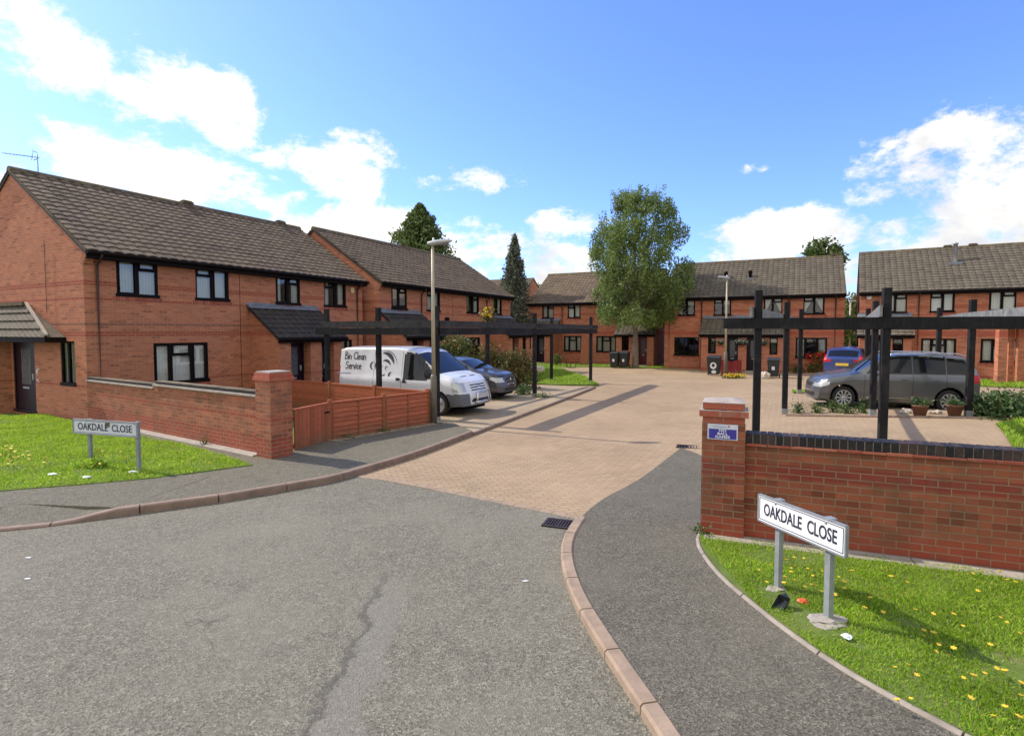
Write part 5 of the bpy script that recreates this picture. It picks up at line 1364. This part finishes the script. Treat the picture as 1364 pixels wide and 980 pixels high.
m = MB(); m.beam((0, 0, 0), (.0, .12, 1.9), .55, .05, up=(0, 1, 0)); o = m.build('leaning_board', M_post); g = G(779, 487); o.location = (g[0], g[1] + .3, 0); o.rotation_euler = (0, 0, angB); tag(o, 'tan wooden board leaning on the far left terrace wall', 'board')
g = G(761, 490); o = thing('bicycle_hoop', 'low black hoop stand on the grass before the far left terrace', 'hoop', (g[0], g[1], 0), angB); m = MB(); m.tube([(-.35, 0, .45), (-.3, 0, .1), (-.2, 0, .02), (.2, 0, .02), (.3, 0, .1), (.35, 0, .45)], .025, 6); m.build('frame', M_black, o); m = MB(); m.tube([(-.05, 0, .02), (-.07, .02, .35), (.15, 0, .38)], .02, 6); m.build('brace', M_black, o)
o = rock('garden_stone', 'pink white stone heap at the edge of the island lawn', 'stone', (*G(715, 497), .2), .45, .25, .28, M_stone, 70)
# yellow flowers in the lawns
fl = MB()
def flower(h):
    m = MB(); m.tube([(0, 0, 0), (.004, .003, h)], [.0018, .0015], 4)
    st_ = m.build('stem', M_stem, None, uv=False, fix=False); m = MB()
    vs = [(0, 0, h + .006)]; 
    for k in range(12):
        a = k * math.pi / 6; r = .019 if k % 2 else .012; vs.append((math.cos(a) * r, math.sin(a) * r, h + .004 + (.002 if k % 2 else 0)))
    m.add(vs, [(0, k + 1, (k + 1) % 12 + 1) for k in range(12)]); m.add([(0, 0, h - .008)] + vs[1:], [(0, (k + 1) % 12 + 1, k + 1) for k in range(12)])
    return st_, m
root = thing('wild_flower', 'small yellow dandelion flower in the near right lawn', 'flower', (0, 0, .06), 0, 'yellow flowers in the near right lawn')
st_, m = flower(.075); st_.parent = root; m.build('flower_head', M_yellow, root, uv=False)
cl = [(1045, 748), (1060, 745), (1052, 765), (1075, 755), (1085, 765), (1080, 775), (1095, 790), (1100, 775), (1060, 775), (1045, 770), (1012, 758), (1022, 752), (1125, 775), (1130, 785), (1090, 755), (1110, 765), (1070, 740), (1054, 757), (1088, 782), (1106, 790), (1118, 768), (1139, 768), (1020, 770), (1072, 783), (1048, 779),
      (1190, 770), (1205, 775), (1182, 797), (1207, 792), (1240, 814), (1222, 812), (1230, 846), (1245, 847), (1230, 843), (1249, 856), (1242, 861), (1273, 862), (1267, 817), (1282, 834), (1303, 788), (1296, 763), (1308, 766), (1325, 762), (1330, 820), (1343, 827), (1345, 773), (1352, 774), (1364, 778), (1357, 840), (1316, 858), (1200, 888), (1212, 886), (1222, 900), (1205, 935), (1216, 930), (1300, 905), (1310, 896), (1290, 932), (1345, 900), (1352, 910), (1358, 930), (1340, 942), (1330, 955), (1350, 960), (1360, 955), (1322, 890), (1280, 900), (1178, 815), (1160, 800), (1150, 812)]
for k, (px_, py_) in enumerate(cl):
    g = G(px_ + random.uniform(-3, 3), py_ + random.uniform(-3, 3), .13); o = root if k == 0 else copy_tree(root)
    s = random.uniform(.8, 1.35); o.location = (g[0], g[1], .06); o.scale = (s, s, s); o.rotation_euler = (random.uniform(-.3, .3), random.uniform(-.3, .3), random.uniform(0, 6))
r2_ = None
for k in range(40):
    px_ = random.choice([random.gauss(18, 14), random.gauss(125, 60), random.gauss(25, 18)]); py_ = random.uniform(596, 622)
    g = G(max(0, px_), py_, .17); o = copy_tree(root); o['label'] = 'small yellow dandelion flower in the left lawn'; o['group'] = 'yellow flowers in the left lawn'; s = random.uniform(1.2, 1.9)
    o.location = (g[0], g[1], .1); o.scale = (s, s, s * .9); o.rotation_euler = (random.uniform(-.3, .3), random.uniform(-.3, .3), random.uniform(0, 6))

#VEHICLES#
# ------------------------------------------------------------------ vehicles
def paint(name, c, metal=.0, rough=.25, coat=.6):
    t = NT(name); f = t.noise(t.obj(), 3.5, 5, .6); col = t.ramp(f, [(.3, tuple(x * .93 for x in c)), (.7, c)])
    X_, Y_, Z_ = t.sep(t.obj()); dirt = t.math('MULTIPLY', t.rng(Z_, .75, .2), t.rng(t.noise(t.obj(), 6, 5, .7), .3, .8))
    col = t.mix(t.math('MULTIPLY', dirt, .5), col, (.16, .14, .11))
    t.set(col, rough, metal, .5); t.b.inputs['Coat Weight'].default_value = coat; t.b.inputs['Coat Roughness'].default_value = .06; return t.m
M_van = paint('white_paint', (.74, .75, .76)); M_greyp = paint('grey_metallic_paint', (.145, .155, .165), .5, .28)
M_darkp = paint('dark_blue_grey_paint', (.075, .078, .090), .35, .3); M_bluep = paint('blue_paint', (.035, .06, .20), .2, .3)
M_carglass = plain('car_glass', (.010, .011, .012), .06, 0, var=.1, spec=.45); M_trim = plain('black_trim', (.018, .018, .02), .5)
M_bump = plain('grey_bumper_plastic', (.115, .125, .14), .6, var=.15); M_tyre = plain('tyre_rubber', (.018, .018, .018), .85)
M_alloy = plain('alloy', (.52, .53, .55), .3, .6); M_lens = plain('headlamp_lens', (.50, .52, .50), .12, .25, spec=.8); M_tail = plain('tail_lamp_red', (.50, .02, .025), .2)
M_chrome = plain('chrome', (.65, .66, .68), .15, .9); M_platew = plain('white_plate', (.55, .55, .56), .5, var=.15, scale=30); M_platey = plain('yellow_plate', (.70, .47, .05), .5)
def pip(pts, x, y):
    c = False; n = len(pts); j = n - 1
    for i in range(n):
        xi, yi = pts[i]; xj, yj = pts[j]
        if (yi > y) != (yj > y) and x < (xj - xi) * (y - yi) / (yj - yi) + xi: c = not c
        j = i
    return c
def grow(pts, d):
    cx = sum(p[0] for p in pts) / len(pts); cz = sum(p[1] for p in pts) / len(pts); w = max(p[0] for p in pts) - min(p[0] for p in pts); h = max(p[1] for p in pts) - min(p[1] for p in pts)
    return [(cx + (x - cx) * (1 + 2 * d / w), cz + (z - cz) * (1 + 2 * d / h)) for x, z in pts]
def wheel(parent, x, y, r, side, spokes=10, hub=M_alloy, steel=False, w=.2):
    Mx = Matrix.Translation((x, y, r)) @ Matrix.Rotation(R(90) * -side, 4, 'X')   # local z points outwards
    m = MB(); ri = r * .68
    m.lathe([(ri, -w/2), (r * .93, -w/2), (r, -w * .34), (r, w * .34), (r * .95, w * .47), (r * .82, w/2), (ri * 1.02, w * .48), (ri * .98, w * .3), (ri * .95, -w * .3), (ri, -w/2)], 32, Mx); t = m.build('wheel', M_tyre, parent)
    m = MB(); m.lathe([(0, w * .05), (ri * .9, w * .05)], 24, Mx); m.build('brake_backing', M_dark, t)
    m = MB(); m.lathe([(ri * 1.01, w * .40), (ri * 1.0, w * .47), (ri * .93, w * .47), (ri * .9, w * .35), (ri * .9, w * .1)], 32, Mx)
    if steel:
        m.lathe([(ri * .9, w * .1), (ri * .75, w * .22), (ri * .45, w * .18), (ri * .3, w * .38), (0, w * .40)], 24, Mx)
    else:
        for k in range(spokes):
            a = 2 * math.pi * k / spokes; d = Vector((math.cos(a), math.sin(a), 0)); e = Vector((-math.sin(a), math.cos(a), 0))
            for sgn in (-1,):
                vs = []
                for q, ww, z in ((ri * .14, .016, w * .36), (ri * .94, .026, w * .44)):
                    for s, dz in ((-1, -.03), (1, -.03), (1, 0), (-1, 0)): vs.append(Mx @ (d * q + e * s * ww + Vector((0, 0, z + dz))))
                m.add(vs, [(0,1,2,3),(7,6,5,4),(0,4,5,1),(1,5,6,2),(2,6,7,3),(3,7,4,0)])
        m.lathe([(ri * .2, w * .3), (ri * .2, w * .4), (0, w * .42)], 14, Mx)
    m.build('rim', hub, t, fix=False)
def vehicle(label, cat, name, loc, ang, S, group=None):
    T = thing(name, label, cat, (loc[0], loc[1], loc[2]), ang, group); k_ = S.get('scale', 1.); T.scale = (k_, k_, k_)
    L = S['L']; fo = S['fo']; wb = S['wb']; hw = S['hw']; r = S['r']; ra = r + .07
    seams = S.get('seams', [])
    xs = list(np.arange(0, .35, .025)) + list(np.arange(.35, L - .3, .035)) + list(np.arange(L - .3, L + .001, .03)) + [L]
    for sx, _, _ in seams: xs += [sx - .006, sx + .006]
    for a in S.get('xcuts', []): xs.append(a)
    xs = sorted(set(round(float(x), 4) for x in xs)); xs = [x for i, x in enumerate(xs) if i == 0 or x - xs[i-1] > .004]
    X = np.array(xs)
    def curve(pts, sm=.05):
        g = np.arange(-.3, L + .3, .01); v = np.interp(g, [p[0] for p in pts], [p[1] for p in pts]); n = int(sm / .01)
        if n > 1: kk = np.ones(n) / n; v = np.convolve(np.pad(v, n, mode='edge'), kk, 'same')[n:-n]
        return np.interp(X, g, v)
    top = curve(S['top'], S.get('sm', .10)); belt = curve(S['belt'], .1); bot = curve(S['bot'], .06); wid = curve(S['wid'], .08)
    zr = max(p[1] for p in S['top']); cr = S.get('crown', .07); tb = S['tumble']
    N1, N2, N3 = 18, 12, 10
    prof = []
    for i in range(len(X)):
        ht = top[i]; sh = min(belt[i], ht - .05); h_ = wid[i]; g = max(0., (ht - sh) / (zr - sh)) ; ze = max(sh + .012, ht - cr * min(1, .35 + g)); sec = []
        rw = (h_ - .035) - tb * max(0, (ze - sh)) / (zr - belt[i]) - (.10 * (1 - g))
        for j in range(N1):
            t = j / N1; z = bot[i] + (sh - bot[i]) * t
            y = h_ - .09 * (1 - t) ** 4 - .035 * max(0, (t - .72) / .28) ** 2 + .006 * math.sin(t * 9)
            sec.append((y, z))
        for j in range(N2):
            t = j / N2; sec.append(((h_ - .035) + (rw - (h_ - .035)) * (t ** .95), sh + (ze - sh) * t))
        for j in range(N3 + 1):
            s = j / N3; sec.append((rw * (1 - s), ze + (ht - ze) * (1 - (1 - s) ** 2.6)))
        prof.append(sec)
    NJ = N1 + N2 + N3
    bend0, bend1 = S.get('bend', (.22, .10)); nz_ = S.get('nose', lambda z: 0); tz_ = S.get('tail', lambda z: 0)
    def warp(x, y, z):
        f = max(0, 1 - x / .55) ** 1.3; b = max(0, 1 - (L - x) / .5) ** 1.3; q = (abs(y) / hw) ** 2.6
        return x + f * (bend0 * q + nz_(z)) - b * (bend1 * q + tz_(z))
    wheels = [fo, fo + wb]
    parts = {}
    def addq(cl, vs):
        P_ = parts.setdefault(cl, ({}, [], []))
        idx = []
        for v in vs:
            key = (round(v[0], 4), round(v[1], 4), round(v[2], 4))
            if key not in P_[0]: P_[0][key] = len(P_[1]); P_[1].append(v)
            idx.append(P_[0][key])
        if len(set(idx)) > 2: P_[2].append(tuple(dict.fromkeys(idx)))
    def snap(x, y, z, j):
        if j > N1: return x, y, z
        for cx in wheels:
            dx, dz = x - cx, z - r; d = math.hypot(dx, dz)
            if d < ra and z > .05:
                if d < 1e-4: return x, y, z
                return cx + dx / d * ra, y, max(z, r + dz / d * ra) if dz > 0 else r + dz / d * ra
        return x, y, z
    for i in range(len(X) - 1):
        for j in range(NJ):
            (y0, z0), (y1, z1) = prof[i][j], prof[i][j+1]; (y2, z2), (y3, z3) = prof[i+1][j+1], prof[i+1][j]
            x0, x1 = X[i], X[i+1]; cx = (x0 + x1) / 2; cy = (y0 + y1 + y2 + y3) / 4; cz = (z0 + z1 + z2 + z3) / 4
            pts = [(x0, y0, z0), (x0, y1, z1), (x1, y2, z2), (x1, y3, z3)]
            if j < N1 and all(any(math.hypot(p[0] - w, p[2] - r) < ra or (abs(p[0] - w) < ra and p[2] < r) for w in wheels) for p in pts): continue
            zone = 'side' if j < N1 else ('glass' if j < N1 + N2 else 'top')
            cl = S['cls'](cx, cy, cz, zone) or 'body'
            if cl == 'body':
                for sx, za, zb in seams:
                    if abs(cx - sx) < .007 and za < cz < zb and zone != 'top': cl = 'panel_gap'
                if zone == 'side' and any(math.hypot(cx - w, cz - r) < ra + S.get('arch', .0) for w in wheels): cl = 'wheel_arch_trim'
            for s in (1, -1):
                vs = []
                for (x, y, z) in pts:
                    x, y, z = snap(x, y, z, j + (0)); x = warp(x, y, z); vs.append((fo - x, y * s, z))
                addq(cl, vs if s == 1 else vs[::-1])
    K = 26
    for end in (0, 1):
        sec = prof[0] if end == 0 else prof[-1]; x = X[0] if end == 0 else X[-1]
        for j in range(NJ):
            (ya, za), (yb, zb) = sec[j], sec[j+1]
            for k in range(K):
                a = -1 + 2 * k / K; b = -1 + 2 * (k + 1) / K
                vs = [(fo - warp(x, ya * a, za), ya * a, za), (fo - warp(x, ya * b, za), ya * b, za), (fo - warp(x, yb * b, zb), yb * b, zb), (fo - warp(x, yb * a, zb), yb * a, zb)]
                cy = (ya + yb) / 2 * (a + b) / 2; cz = (za + zb) / 2
                cl = S['cls'](x, abs(cy), cz, 'nose' if end == 0 else 'rear') or 'body'
                addq(cl, vs[::-1] if end == 0 else vs)
    mats = dict(body=S['paint'], side_window=M_carglass, windscreen=M_carglass, rear_window=M_carglass, window_trim=M_trim, headlight=M_lens, tail_light=M_tail, grille=M_trim, bumper=S.get('bump', S['paint']), panel_gap=M_trim, wheel_arch_trim=S.get('arch_mat', M_trim), vent=M_trim, chrome_strip=M_chrome, lower_trim=M_trim)
    # split left and right glass and lamps so that each is a part of its own
    for cl, (_, vs, fs) in parts.items():
        groups = {}
        if cl in ('side_window', 'headlight', 'tail_light'):
            # connected pieces
            par = list(range(len(vs)))
            def fnd(a):
                while par[a] != a: par[a] = par[par[a]]; a = par[a]
                return a
            for f in fs:
                for q in f[1:]: par[fnd(q)] = fnd(f[0])
            for f in fs: groups.setdefault(fnd(f[0]), []).append(f)
        else: groups[0] = fs
        for gi, gf in groups.items():
            used = sorted(set(q for f in gf for q in f)); mp = {q: n for n, q in enumerate(used)}
            if len(gf) < 6 and cl != 'body': continue
            m = MB(); m.add([vs[q] for q in used], [tuple(mp[q] for q in f) for f in gf], True); m.build(cl, mats[cl], T, uv=False)
    for wx in wheels:
        for s in (1, -1):
            wheel(T, fo - wx, s * (hw - .13), r, s, S.get('spokes', 10), S.get('hub', M_alloy), S.get('steel', False))
        m = MB(); vs = []; n = 20
        for k in range(n + 1):
            a = math.pi * (k / n) * 1.16 - math.pi * .08
            for y in (hw - .02, hw - .42): vs.append((fo - wx + ra * math.cos(a), y, r + ra * math.sin(a)))
        m.add(vs, [(2*k, 2*k+1, 2*k+3, 2*k+2) for k in range(n)], True); m.build('wheel_arch_liner', M_trim, T, uv=False); m = MB()
        m.add([(p[0], -p[1], p[2]) for p in vs], [(2*k, 2*k+1, 2*k+3, 2*k+2) for k in range(n)], True); m.build('wheel_arch_liner', M_trim, T, uv=False)
    m = MB(); m.box(fo - L + .25, fo - .2, -hw + .42, hw - .42, .17, .5); m.box(fo - L + .25, fo - wheels[1] - ra - .02, -hw + .12, hw - .12, .24, .5); m.box(fo - wheels[1] + ra + .02, fo - wheels[0] - ra - .02, -hw + .12, hw - .12, .19, .5); m.build('underbody', M_dark, T)
    for s in (1, -1):
        mx, mz = S['mirror']; my = hw + .05
        m = MB(); bm = bmesh.new(); bmesh.ops.create_icosphere(bm, subdivisions=3, radius=1)
        sx, sy, sz = S.get('mirror_size', (.07, .12, .085)); m.add([(fo - mx + v.co.x * sx, s * (my + v.co.y * sy + .03), mz + v.co.z * sz) for v in bm.verts], [tuple(v.index for v in f.verts) for f in bm.faces], True); bm.free()
        m.box(fo - mx - .03, fo - mx + .03, min(s * (my - .14), s * my), max(s * (my - .14), s * my), mz - .07, mz - .03)
        m.build('wing_mirror', S.get('mirror_mat', S['paint']), T, uv=False)
    return T
def along(pl, x, y, ang): pass
# --- white van
def cls_van(x, y, z, zone):
    win = [(1.02, 1.12), (1.60, 1.72), (1.72, 1.78), (2.18, 1.78), (2.18, 1.02), (1.45, 1.04)]
    if zone in ('side', 'glass'):
        if pip(win, x, z):
            if abs(x - 1.50) < .02: return 'window_trim'
            return 'side_window'
        if pip(grow(win, .035), x, z): return 'window_trim'
        if x < .33 and .70 < z < .99: return 'headlight'
        if x < .62 and z < .66: return 'bumper'
        if z < .33: return 'lower_trim'
        if x > 4.80 and .8 < z < 1.35: return 'tail_light'
    if zone == 'top' :
        if .90 < x < 1.72 and y < .80 and z < 1.83: return 'windscreen' if (y < .74 and .96 < x < 1.66) else 'window_trim'
        if .42 < x < .50 and .12 < y < .45: return 'vent'
    if zone == 'nose':
        if z < .34: return 'bumper'
        if z < .66 and y > .55: return 'bumper'
        if .70 < z < .97 and y > .62: return 'headlight'
        if y < .44:
            for a in (.72, .80, .88):
                if a < z < a + .045 and not (y < .08 and a == .80): return 'grille'
            if .42 < z < .50: return 'grille'
    if zone == 'rear':
        if 1.2 < z < 1.75 and .06 < y < .75: return 'rear_window'
vS = dict(L=4.82, fo=.93, wb=2.93, hw=.97, r=.335, top=[(0, .99), (.12, 1.04), (.45, 1.13), (.9, 1.24), (1.68, 1.83), (1.95, 1.95), (2.5, 2.0), (4.6, 1.98), (4.82, 1.93)],
          belt=[(0, .95), (.3, 1.0), (.9, 1.10), (5, 1.10)], bot=[(0, .30), (.6, .27), (4.82, .33)], wid=[(0, .90), (.35, .965), (4.6, .97), (4.82, .95)], tumble=.14, crown=.05, cls=cls_van, sm=.12,
          paint=M_van, bump=M_bump, seams=[(.99, .35, 1.1), (2.26, .34, 1.86), (3.35, .34, 1.86)], mirror=(1.22, 1.22), mirror_size=(.06, .12, .15), mirror_mat=M_trim, steel=True, hub=M_alloy, bend=(.24, .03), nose=lambda z: .20 * max(0, (z - .55) / .45) ** 1.4, scale=.95)
fw = Vector(G(584, 556)); ctr = fw + AX * .86
van = vehicle('white panel van with hand-lettered side, parked behind the orange fence', 'van', 'parked_van', (ctr.x, ctr.y, .05), angB, vS)
def side_pt(x_, z): # on the right flank, local
    sh = 1.10; t = (z - sh) / (1.95 - sh); y = .935 - .14 * max(0, t) * .98
    return (x_, -y - .004, z)
STROKE = {'B': [[(0,0),(0,1),(.35,.95),(.42,.75),(.1,.55),(.5,.45),(.5,.1),(0,0)]], 'i': [[(0,0),(.02,.5)], [(.02,.68),(.03,.74)]], 'n': [[(0,0),(0,.5)],[(0,.4),(.2,.52),(.36,.4),(.38,0)]],
 'C': [[(.55,.85),(.35,1),(.1,.8),(0,.45),(.15,.1),(.4,0),(.6,.15)]], 'l': [[(0,1),(0,0)]], 'e': [[(.02,.28),(.36,.34),(.3,.52),(.1,.5),(0,.25),(.12,0),(.38,.06)]], 'a': [[(.36,.5),(.1,.48),(0,.2),(.14,0),(.34,.15),(.36,.5),(.42,0)]],
 'S': [[(.5,.88),(.3,1),(.08,.85),(.1,.62),(.45,.4),(.45,.12),(.2,0),(0,.12)]], 'r': [[(0,0),(0,.5)],[(0,.35),(.15,.5),(.3,.46)]], 'v': [[(0,.5),(.16,0),(.34,.52)]], 'c': [[(.34,.44),(.15,.52),(0,.25),(.12,0),(.34,.08)]]}
ADV = {'B': .66, 'i': .2, 'n': .56, 'C': .74, 'l': .18, 'e': .52, 'a': .56, 'S': .66, 'r': .4, 'v': .48, 'c': .46, ' ': .35}
def write(s, x0, z0, h, wdt, parent, name='lettering', xs=.9):
    m = MB(); x = x0
    for ch in s:
        if ch != ' ':
            for st in STROKE[ch]:
                for (a, b), (c, d) in zip(st[:-1], st[1:]):
                    p = Vector(side_pt(x + a * h * xs, z0 + b * h)); q = Vector(side_pt(x + c * h * xs, z0 + d * h)); e = (q - p).normalized() * wdt * .4
                    n = Vector((-(q - p).z, 0, (q - p).x)).normalized() * wdt / 2
                    m.add([p - e - n, q + e - n, q + e + n, p - e + n, ], [(0, 1, 2, 3)])
        x += ADV[ch] * h * xs
    return m.build(name, M_ink, parent, uv=False)
fo_ = .93
write('Bin Clean', -3.66, 1.58, .23, .03, van); write('Service', -3.60, 1.28, .23, .03, van)
def blob(parent, pts, name='swoosh', mat=None):
    MB().poly([side_pt(x, z) for x, z in pts]).build(name, mat or M_ink, parent, uv=False)
def arc(cx, cz, r0, r1, a0, a1, w, n=14, sx=1.):
    o1, o2 = [], []
    for k in range(n + 1):
        t = k / n; a = R(a0 + (a1 - a0) * t); rr = r0 + (r1 - r0) * t; ww = w * math.sin(math.pi * min(1, max(0, .04 + t * .94)))
        o1.append((cx + (rr + ww / 2) * math.cos(a) * sx, cz + (rr + ww / 2) * math.sin(a))); o2.append((cx + (rr - ww / 2) * math.cos(a) * sx, cz + (rr - ww / 2) * math.sin(a)))
    return o1 + o2[::-1]
fx = -2.0
for p_ in (arc(fx - .05, 1.38, .42, .40, 100, 12, .13), arc(fx, 1.38, .50, .48, 110, 5, .025), arc(fx + .02, 1.36, .22, .2, 120, 20, .08), arc(fx - .05, 1.40, .34, .3, 200, 130, .05), arc(fx - .12, 1.22, .15, .15, 200, 340, .10),
           arc(fx + .07, 1.34, .05, .05, 0, 300, .03), arc(fx - .14, 1.36, .05, .05, 0, 300, .025), arc(fx - .02, 1.14, .30, .3, 215, 330, .02), arc(fx - .45, 1.40, .12, .12, 90, 270, .06), arc(fx + .28, 1.12, .1, .1, 90, 250, .06)):
    blob(van, p_)
m = MB(); m.add([side_pt(-3.95, 1.12), side_pt(-3.35, 1.12), side_pt(-3.35, 1.15), side_pt(-3.95, 1.15)], [(0,1,2,3)]); m.build('small_print', M_grey_ink, van, uv=False)
m = MB(); m.box(.945, .965, -.27, .27, .50, .62); m.build('number_plate', M_platew, van)
m = MB()
m.tube([(.98, -.36, .36), (1.02, -.37, .5), (1.0, -.33, .68), (.98, 0, .70), (1.0, .33, .68), (1.02, .37, .5), (.98, .36, .36)], .03, 8); m.tube([(1.0, -.45, .40), (1.03, 0, .42), (1.0, .45, .40)], .028, 8); m.build('bull_bar', M_chrome, van)
m = MB(); m.box(.79, .84, -.09, .09, .80, .86); m.build('emblem', M_grey_ink, van)
m = MB(); m.box(.93 - 2.44, .93 - 2.40 + .1, -.985, -.965, .98, 1.06); m.box(.93-2.2, .93-2.06, -.985, -.965, .92, .98); m.build('door_handle', M_trim, van)
# --- generic hatch
def hatch(win, front_x, nose_h, ws, rearw, hl, tl, grille, low=.30):
    def f(x, y, z, zone):
        if zone in ('side', 'glass'):
            for w_ in win:
                if pip(w_, x, z): return 'side_window'
            if any(pip(grow(w_, .035), x, z) for w_ in win): return 'window_trim'
            if x < hl[0] and hl[1] + (x * .25) < z < hl[2] + x * .12: return 'headlight'
            if x > tl[0] and tl[1] < z < tl[2]: return 'tail_light'
            if z < low: return 'lower_trim'
        if zone == 'top':
            if ws[0] < x < ws[1] and y < .70: return 'windscreen' if y < .66 else 'window_trim'
            if rearw[0] < x < rearw[1] and y < .62: return 'rear_window'
        if zone == 'nose':
            if hl[1] < z < hl[2] and y > hl[3]: return 'headlight'
            for a, b, yy in grille:
                if a < z < b and y < yy: return 'grille'
            if z < low - .02: return 'lower_trim'
        if zone == 'rear':
            if tl[1] < z < tl[2] and y > .48: return 'tail_light'
            if z < low + .08: return 'lower_trim'
    return f
mw = [[(1.50, 1.07), (1.78, 1.30), (1.78, 1.07)], [(1.84, 1.08), (1.84, 1.36), (2.10, 1.53), (2.66, 1.55), (2.66, 1.09)], [(2.74, 1.09), (2.74, 1.55), (3.52, 1.53), (3.52, 1.10)], [(3.60, 1.10), (3.60, 1.52), (4.0, 1.49), (4.2, 1.22), (4.1, 1.12)]]
mS = dict(L=4.53, fo=.87, wb=2.79, hw=.905, r=.325, top=[(0, .72), (.10, .84), (.35, .93), (1.0, 1.04), (1.22, 1.09), (2.02, 1.58), (2.35, 1.64), (3.1, 1.66), (4.05, 1.60), (4.22, 1.52), (4.50, 1.08), (4.53, 1.04)],
          belt=[(0, .70), (.3, .84), (1.2, 1.02), (2.5, 1.06), (4.5, 1.09)], bot=[(0, .24), (.7, .2), (3.8, .2), (4.53, .32)], wid=[(0, .82), (.4, .895), (4.1, .905), (4.53, .86)], tumble=.17, crown=.05,
          cls=hatch(mw, 0, 0, (1.26, 1.98), (4.24, 4.46), (.42, .60, .74, .52), (4.28, .86, 1.08), [(.60, .70, .45), (.32, .44, .6)], .27), paint=M_greyp,
          seams=[(1.42, .35, 1.03), (2.70, .3, 1.07), (3.56, .55, 1.08)], mirror=(1.72, 1.08), mirror_size=(.08, .11, .075), bend=(.26, .14), nose=lambda z: .06 * max(0, z - .5) / .3, arch=.0, spokes=10, scale=.975)
fwx = Vector((9.25, 15.72)); c_ = fwx + Vector((.297, .955)) * .80 + DX * .2
mpv = vehicle('dark grey people carrier parked side-on behind the right pergola posts', 'car', 'parked_car', (c_.x, c_.y, .2), aD + math.pi, mS, 'cars parked in the court')
mpv.rotation_euler = (0, R(-.7), aD + math.pi); mpv.scale = (.905, .975, .975)
m = MB()
for s in (1, -1): m.tube([(-1.2, s * .70, 1.60), (-1.5, s * .70, 1.66), (-3.0, s * .69, 1.66), (-3.25, s * .68, 1.60)], .016, 6)
m.build('roof_rail', M_chrome, mpv)
m = MB()
for x in (-1.72, -2.52): m.box(x, x + .2, .885, .925, .89, .925); m.box(x, x + .2, -.925, -.885, .89, .925)
m.build('door_handle', M_greyp, mpv)
m = MB(); m.box(-.6, -2.6, .90, .912, .37, .385); m.build('side_moulding', M_chrome, mpv)
# --- dark car beside the van
qw = [[(1.45, 1.10), (1.88, 1.38), (2.2, 1.46), (2.35, 1.46), (2.35, 1.10)], [(2.43, 1.10), (2.43, 1.46), (3.2, 1.40), (3.3, 1.14)], [(3.38, 1.16), (3.30, 1.38), (3.75, 1.26)]]
qS = dict(L=4.3, fo=.86, wb=2.63, hw=.89, r=.335, top=[(0, .86), (.10, .96), (.4, 1.03), (1.0, 1.12), (1.18, 1.15), (1.9, 1.52), (2.3, 1.59), (3.2, 1.56), (3.7, 1.48), (4.25, 1.10), (4.3, 1.05)],
          belt=[(0, .82), (.3, .9), (1.2, 1.06), (2.5, 1.09), (4.3, 1.12)], bot=[(0, .28), (.7, .24), (3.6, .24), (4.3, .36)], wid=[(0, .80), (.4, .88), (4., .89), (4.3, .84)], tumble=.18, crown=.06,
          cls=hatch(qw, 0, 0, (1.22, 1.86), (3.78, 4.2), (.46, .68, .84, .46), (4.05, .8, 1.05), [(.66, .82, .36), (.34, .46, .5)], .34), paint=M_darkp,
          seams=[(1.3, .35, 1.06), (2.4, .35, 1.08)], mirror=(1.6, 1.14), bend=(.30, .14), nose=lambda z: .10 * max(0, z - .5) / .4, spokes=5, scale=.90)
nose = Vector((-.10, 18.6)) - BX * .18; c_ = nose - BX * (.86 * .9) + AX * .55
qc = vehicle('dark blue-grey crossover car parked beyond the white van', 'car', 'parked_car', (c_.x, c_.y, .05), angB, qS, 'cars parked in the court')
m = MB(); m.box(.80, .835, -.26, .26, .50, .61); m.build('number_plate', M_platew, qc)
m = MB(); m.lathe([(.0, 0), (.07, 0), (.07, .02), (0, .025)], 14, Matrix.Translation((.80, 0, .76)) @ Matrix.Rotation(R(90), 4, 'Y')); m.box(.78, .815, -.34, -.10, .72, .74); m.box(.78, .815, .10, .34, .72, .74); m.build('emblem', M_chrome, qc)
# --- blue hatchback, tail towards the viewer
bw = [[(1.25, 1.0), (1.6, 1.28), (2.1, 1.38), (2.1, 1.0)], [(2.18, 1.0), (2.18, 1.38), (2.9, 1.32), (3.1, 1.06)]]
bS = dict(L=3.85, fo=.78, wb=2.45, hw=.83, r=.3, top=[(0, .76), (.10, .86), (.9, 1.0), (1.1, 1.06), (1.75, 1.42), (2.1, 1.49), (3.1, 1.45), (3.35, 1.38), (3.8, .98), (3.85, .92)],
          belt=[(0, .74), (.3, .8), (1.1, .96), (3.8, 1.02)], bot=[(0, .24), (.7, .2), (3.3, .2), (3.85, .3)], wid=[(0, .75), (.4, .82), (3.5, .83), (3.85, .78)], tumble=.17, crown=.06,
          cls=hatch(bw, 0, 0, (1.14, 1.72), (3.40, 3.74), (.4, .6, .74, .4), (3.45, .78, 1.12), [(.56, .68, .4)], .26), paint=M_bluep, seams=[(1.2, .3, 1.0), (2.14, .3, 1.0)], mirror=(1.45, 1.0), bend=(.24, .12), spokes=6, scale=1.05)
tail = Vector(G(1121, 506)); hd = Vector((.62, .785)).normalized(); c_ = tail + hd * (3.85 - .78) * 1.05
bc = vehicle('small blue hatchback with a yellow number plate, beyond the people carrier', 'car', 'parked_car', (c_.x, c_.y, .05), math.atan2(hd.y, hd.x), bS, 'cars parked in the court')
m = MB(); m.box(-3.12, -3.06, -.26, .26, .62, .74); m.build('number_plate', M_platey, bc)
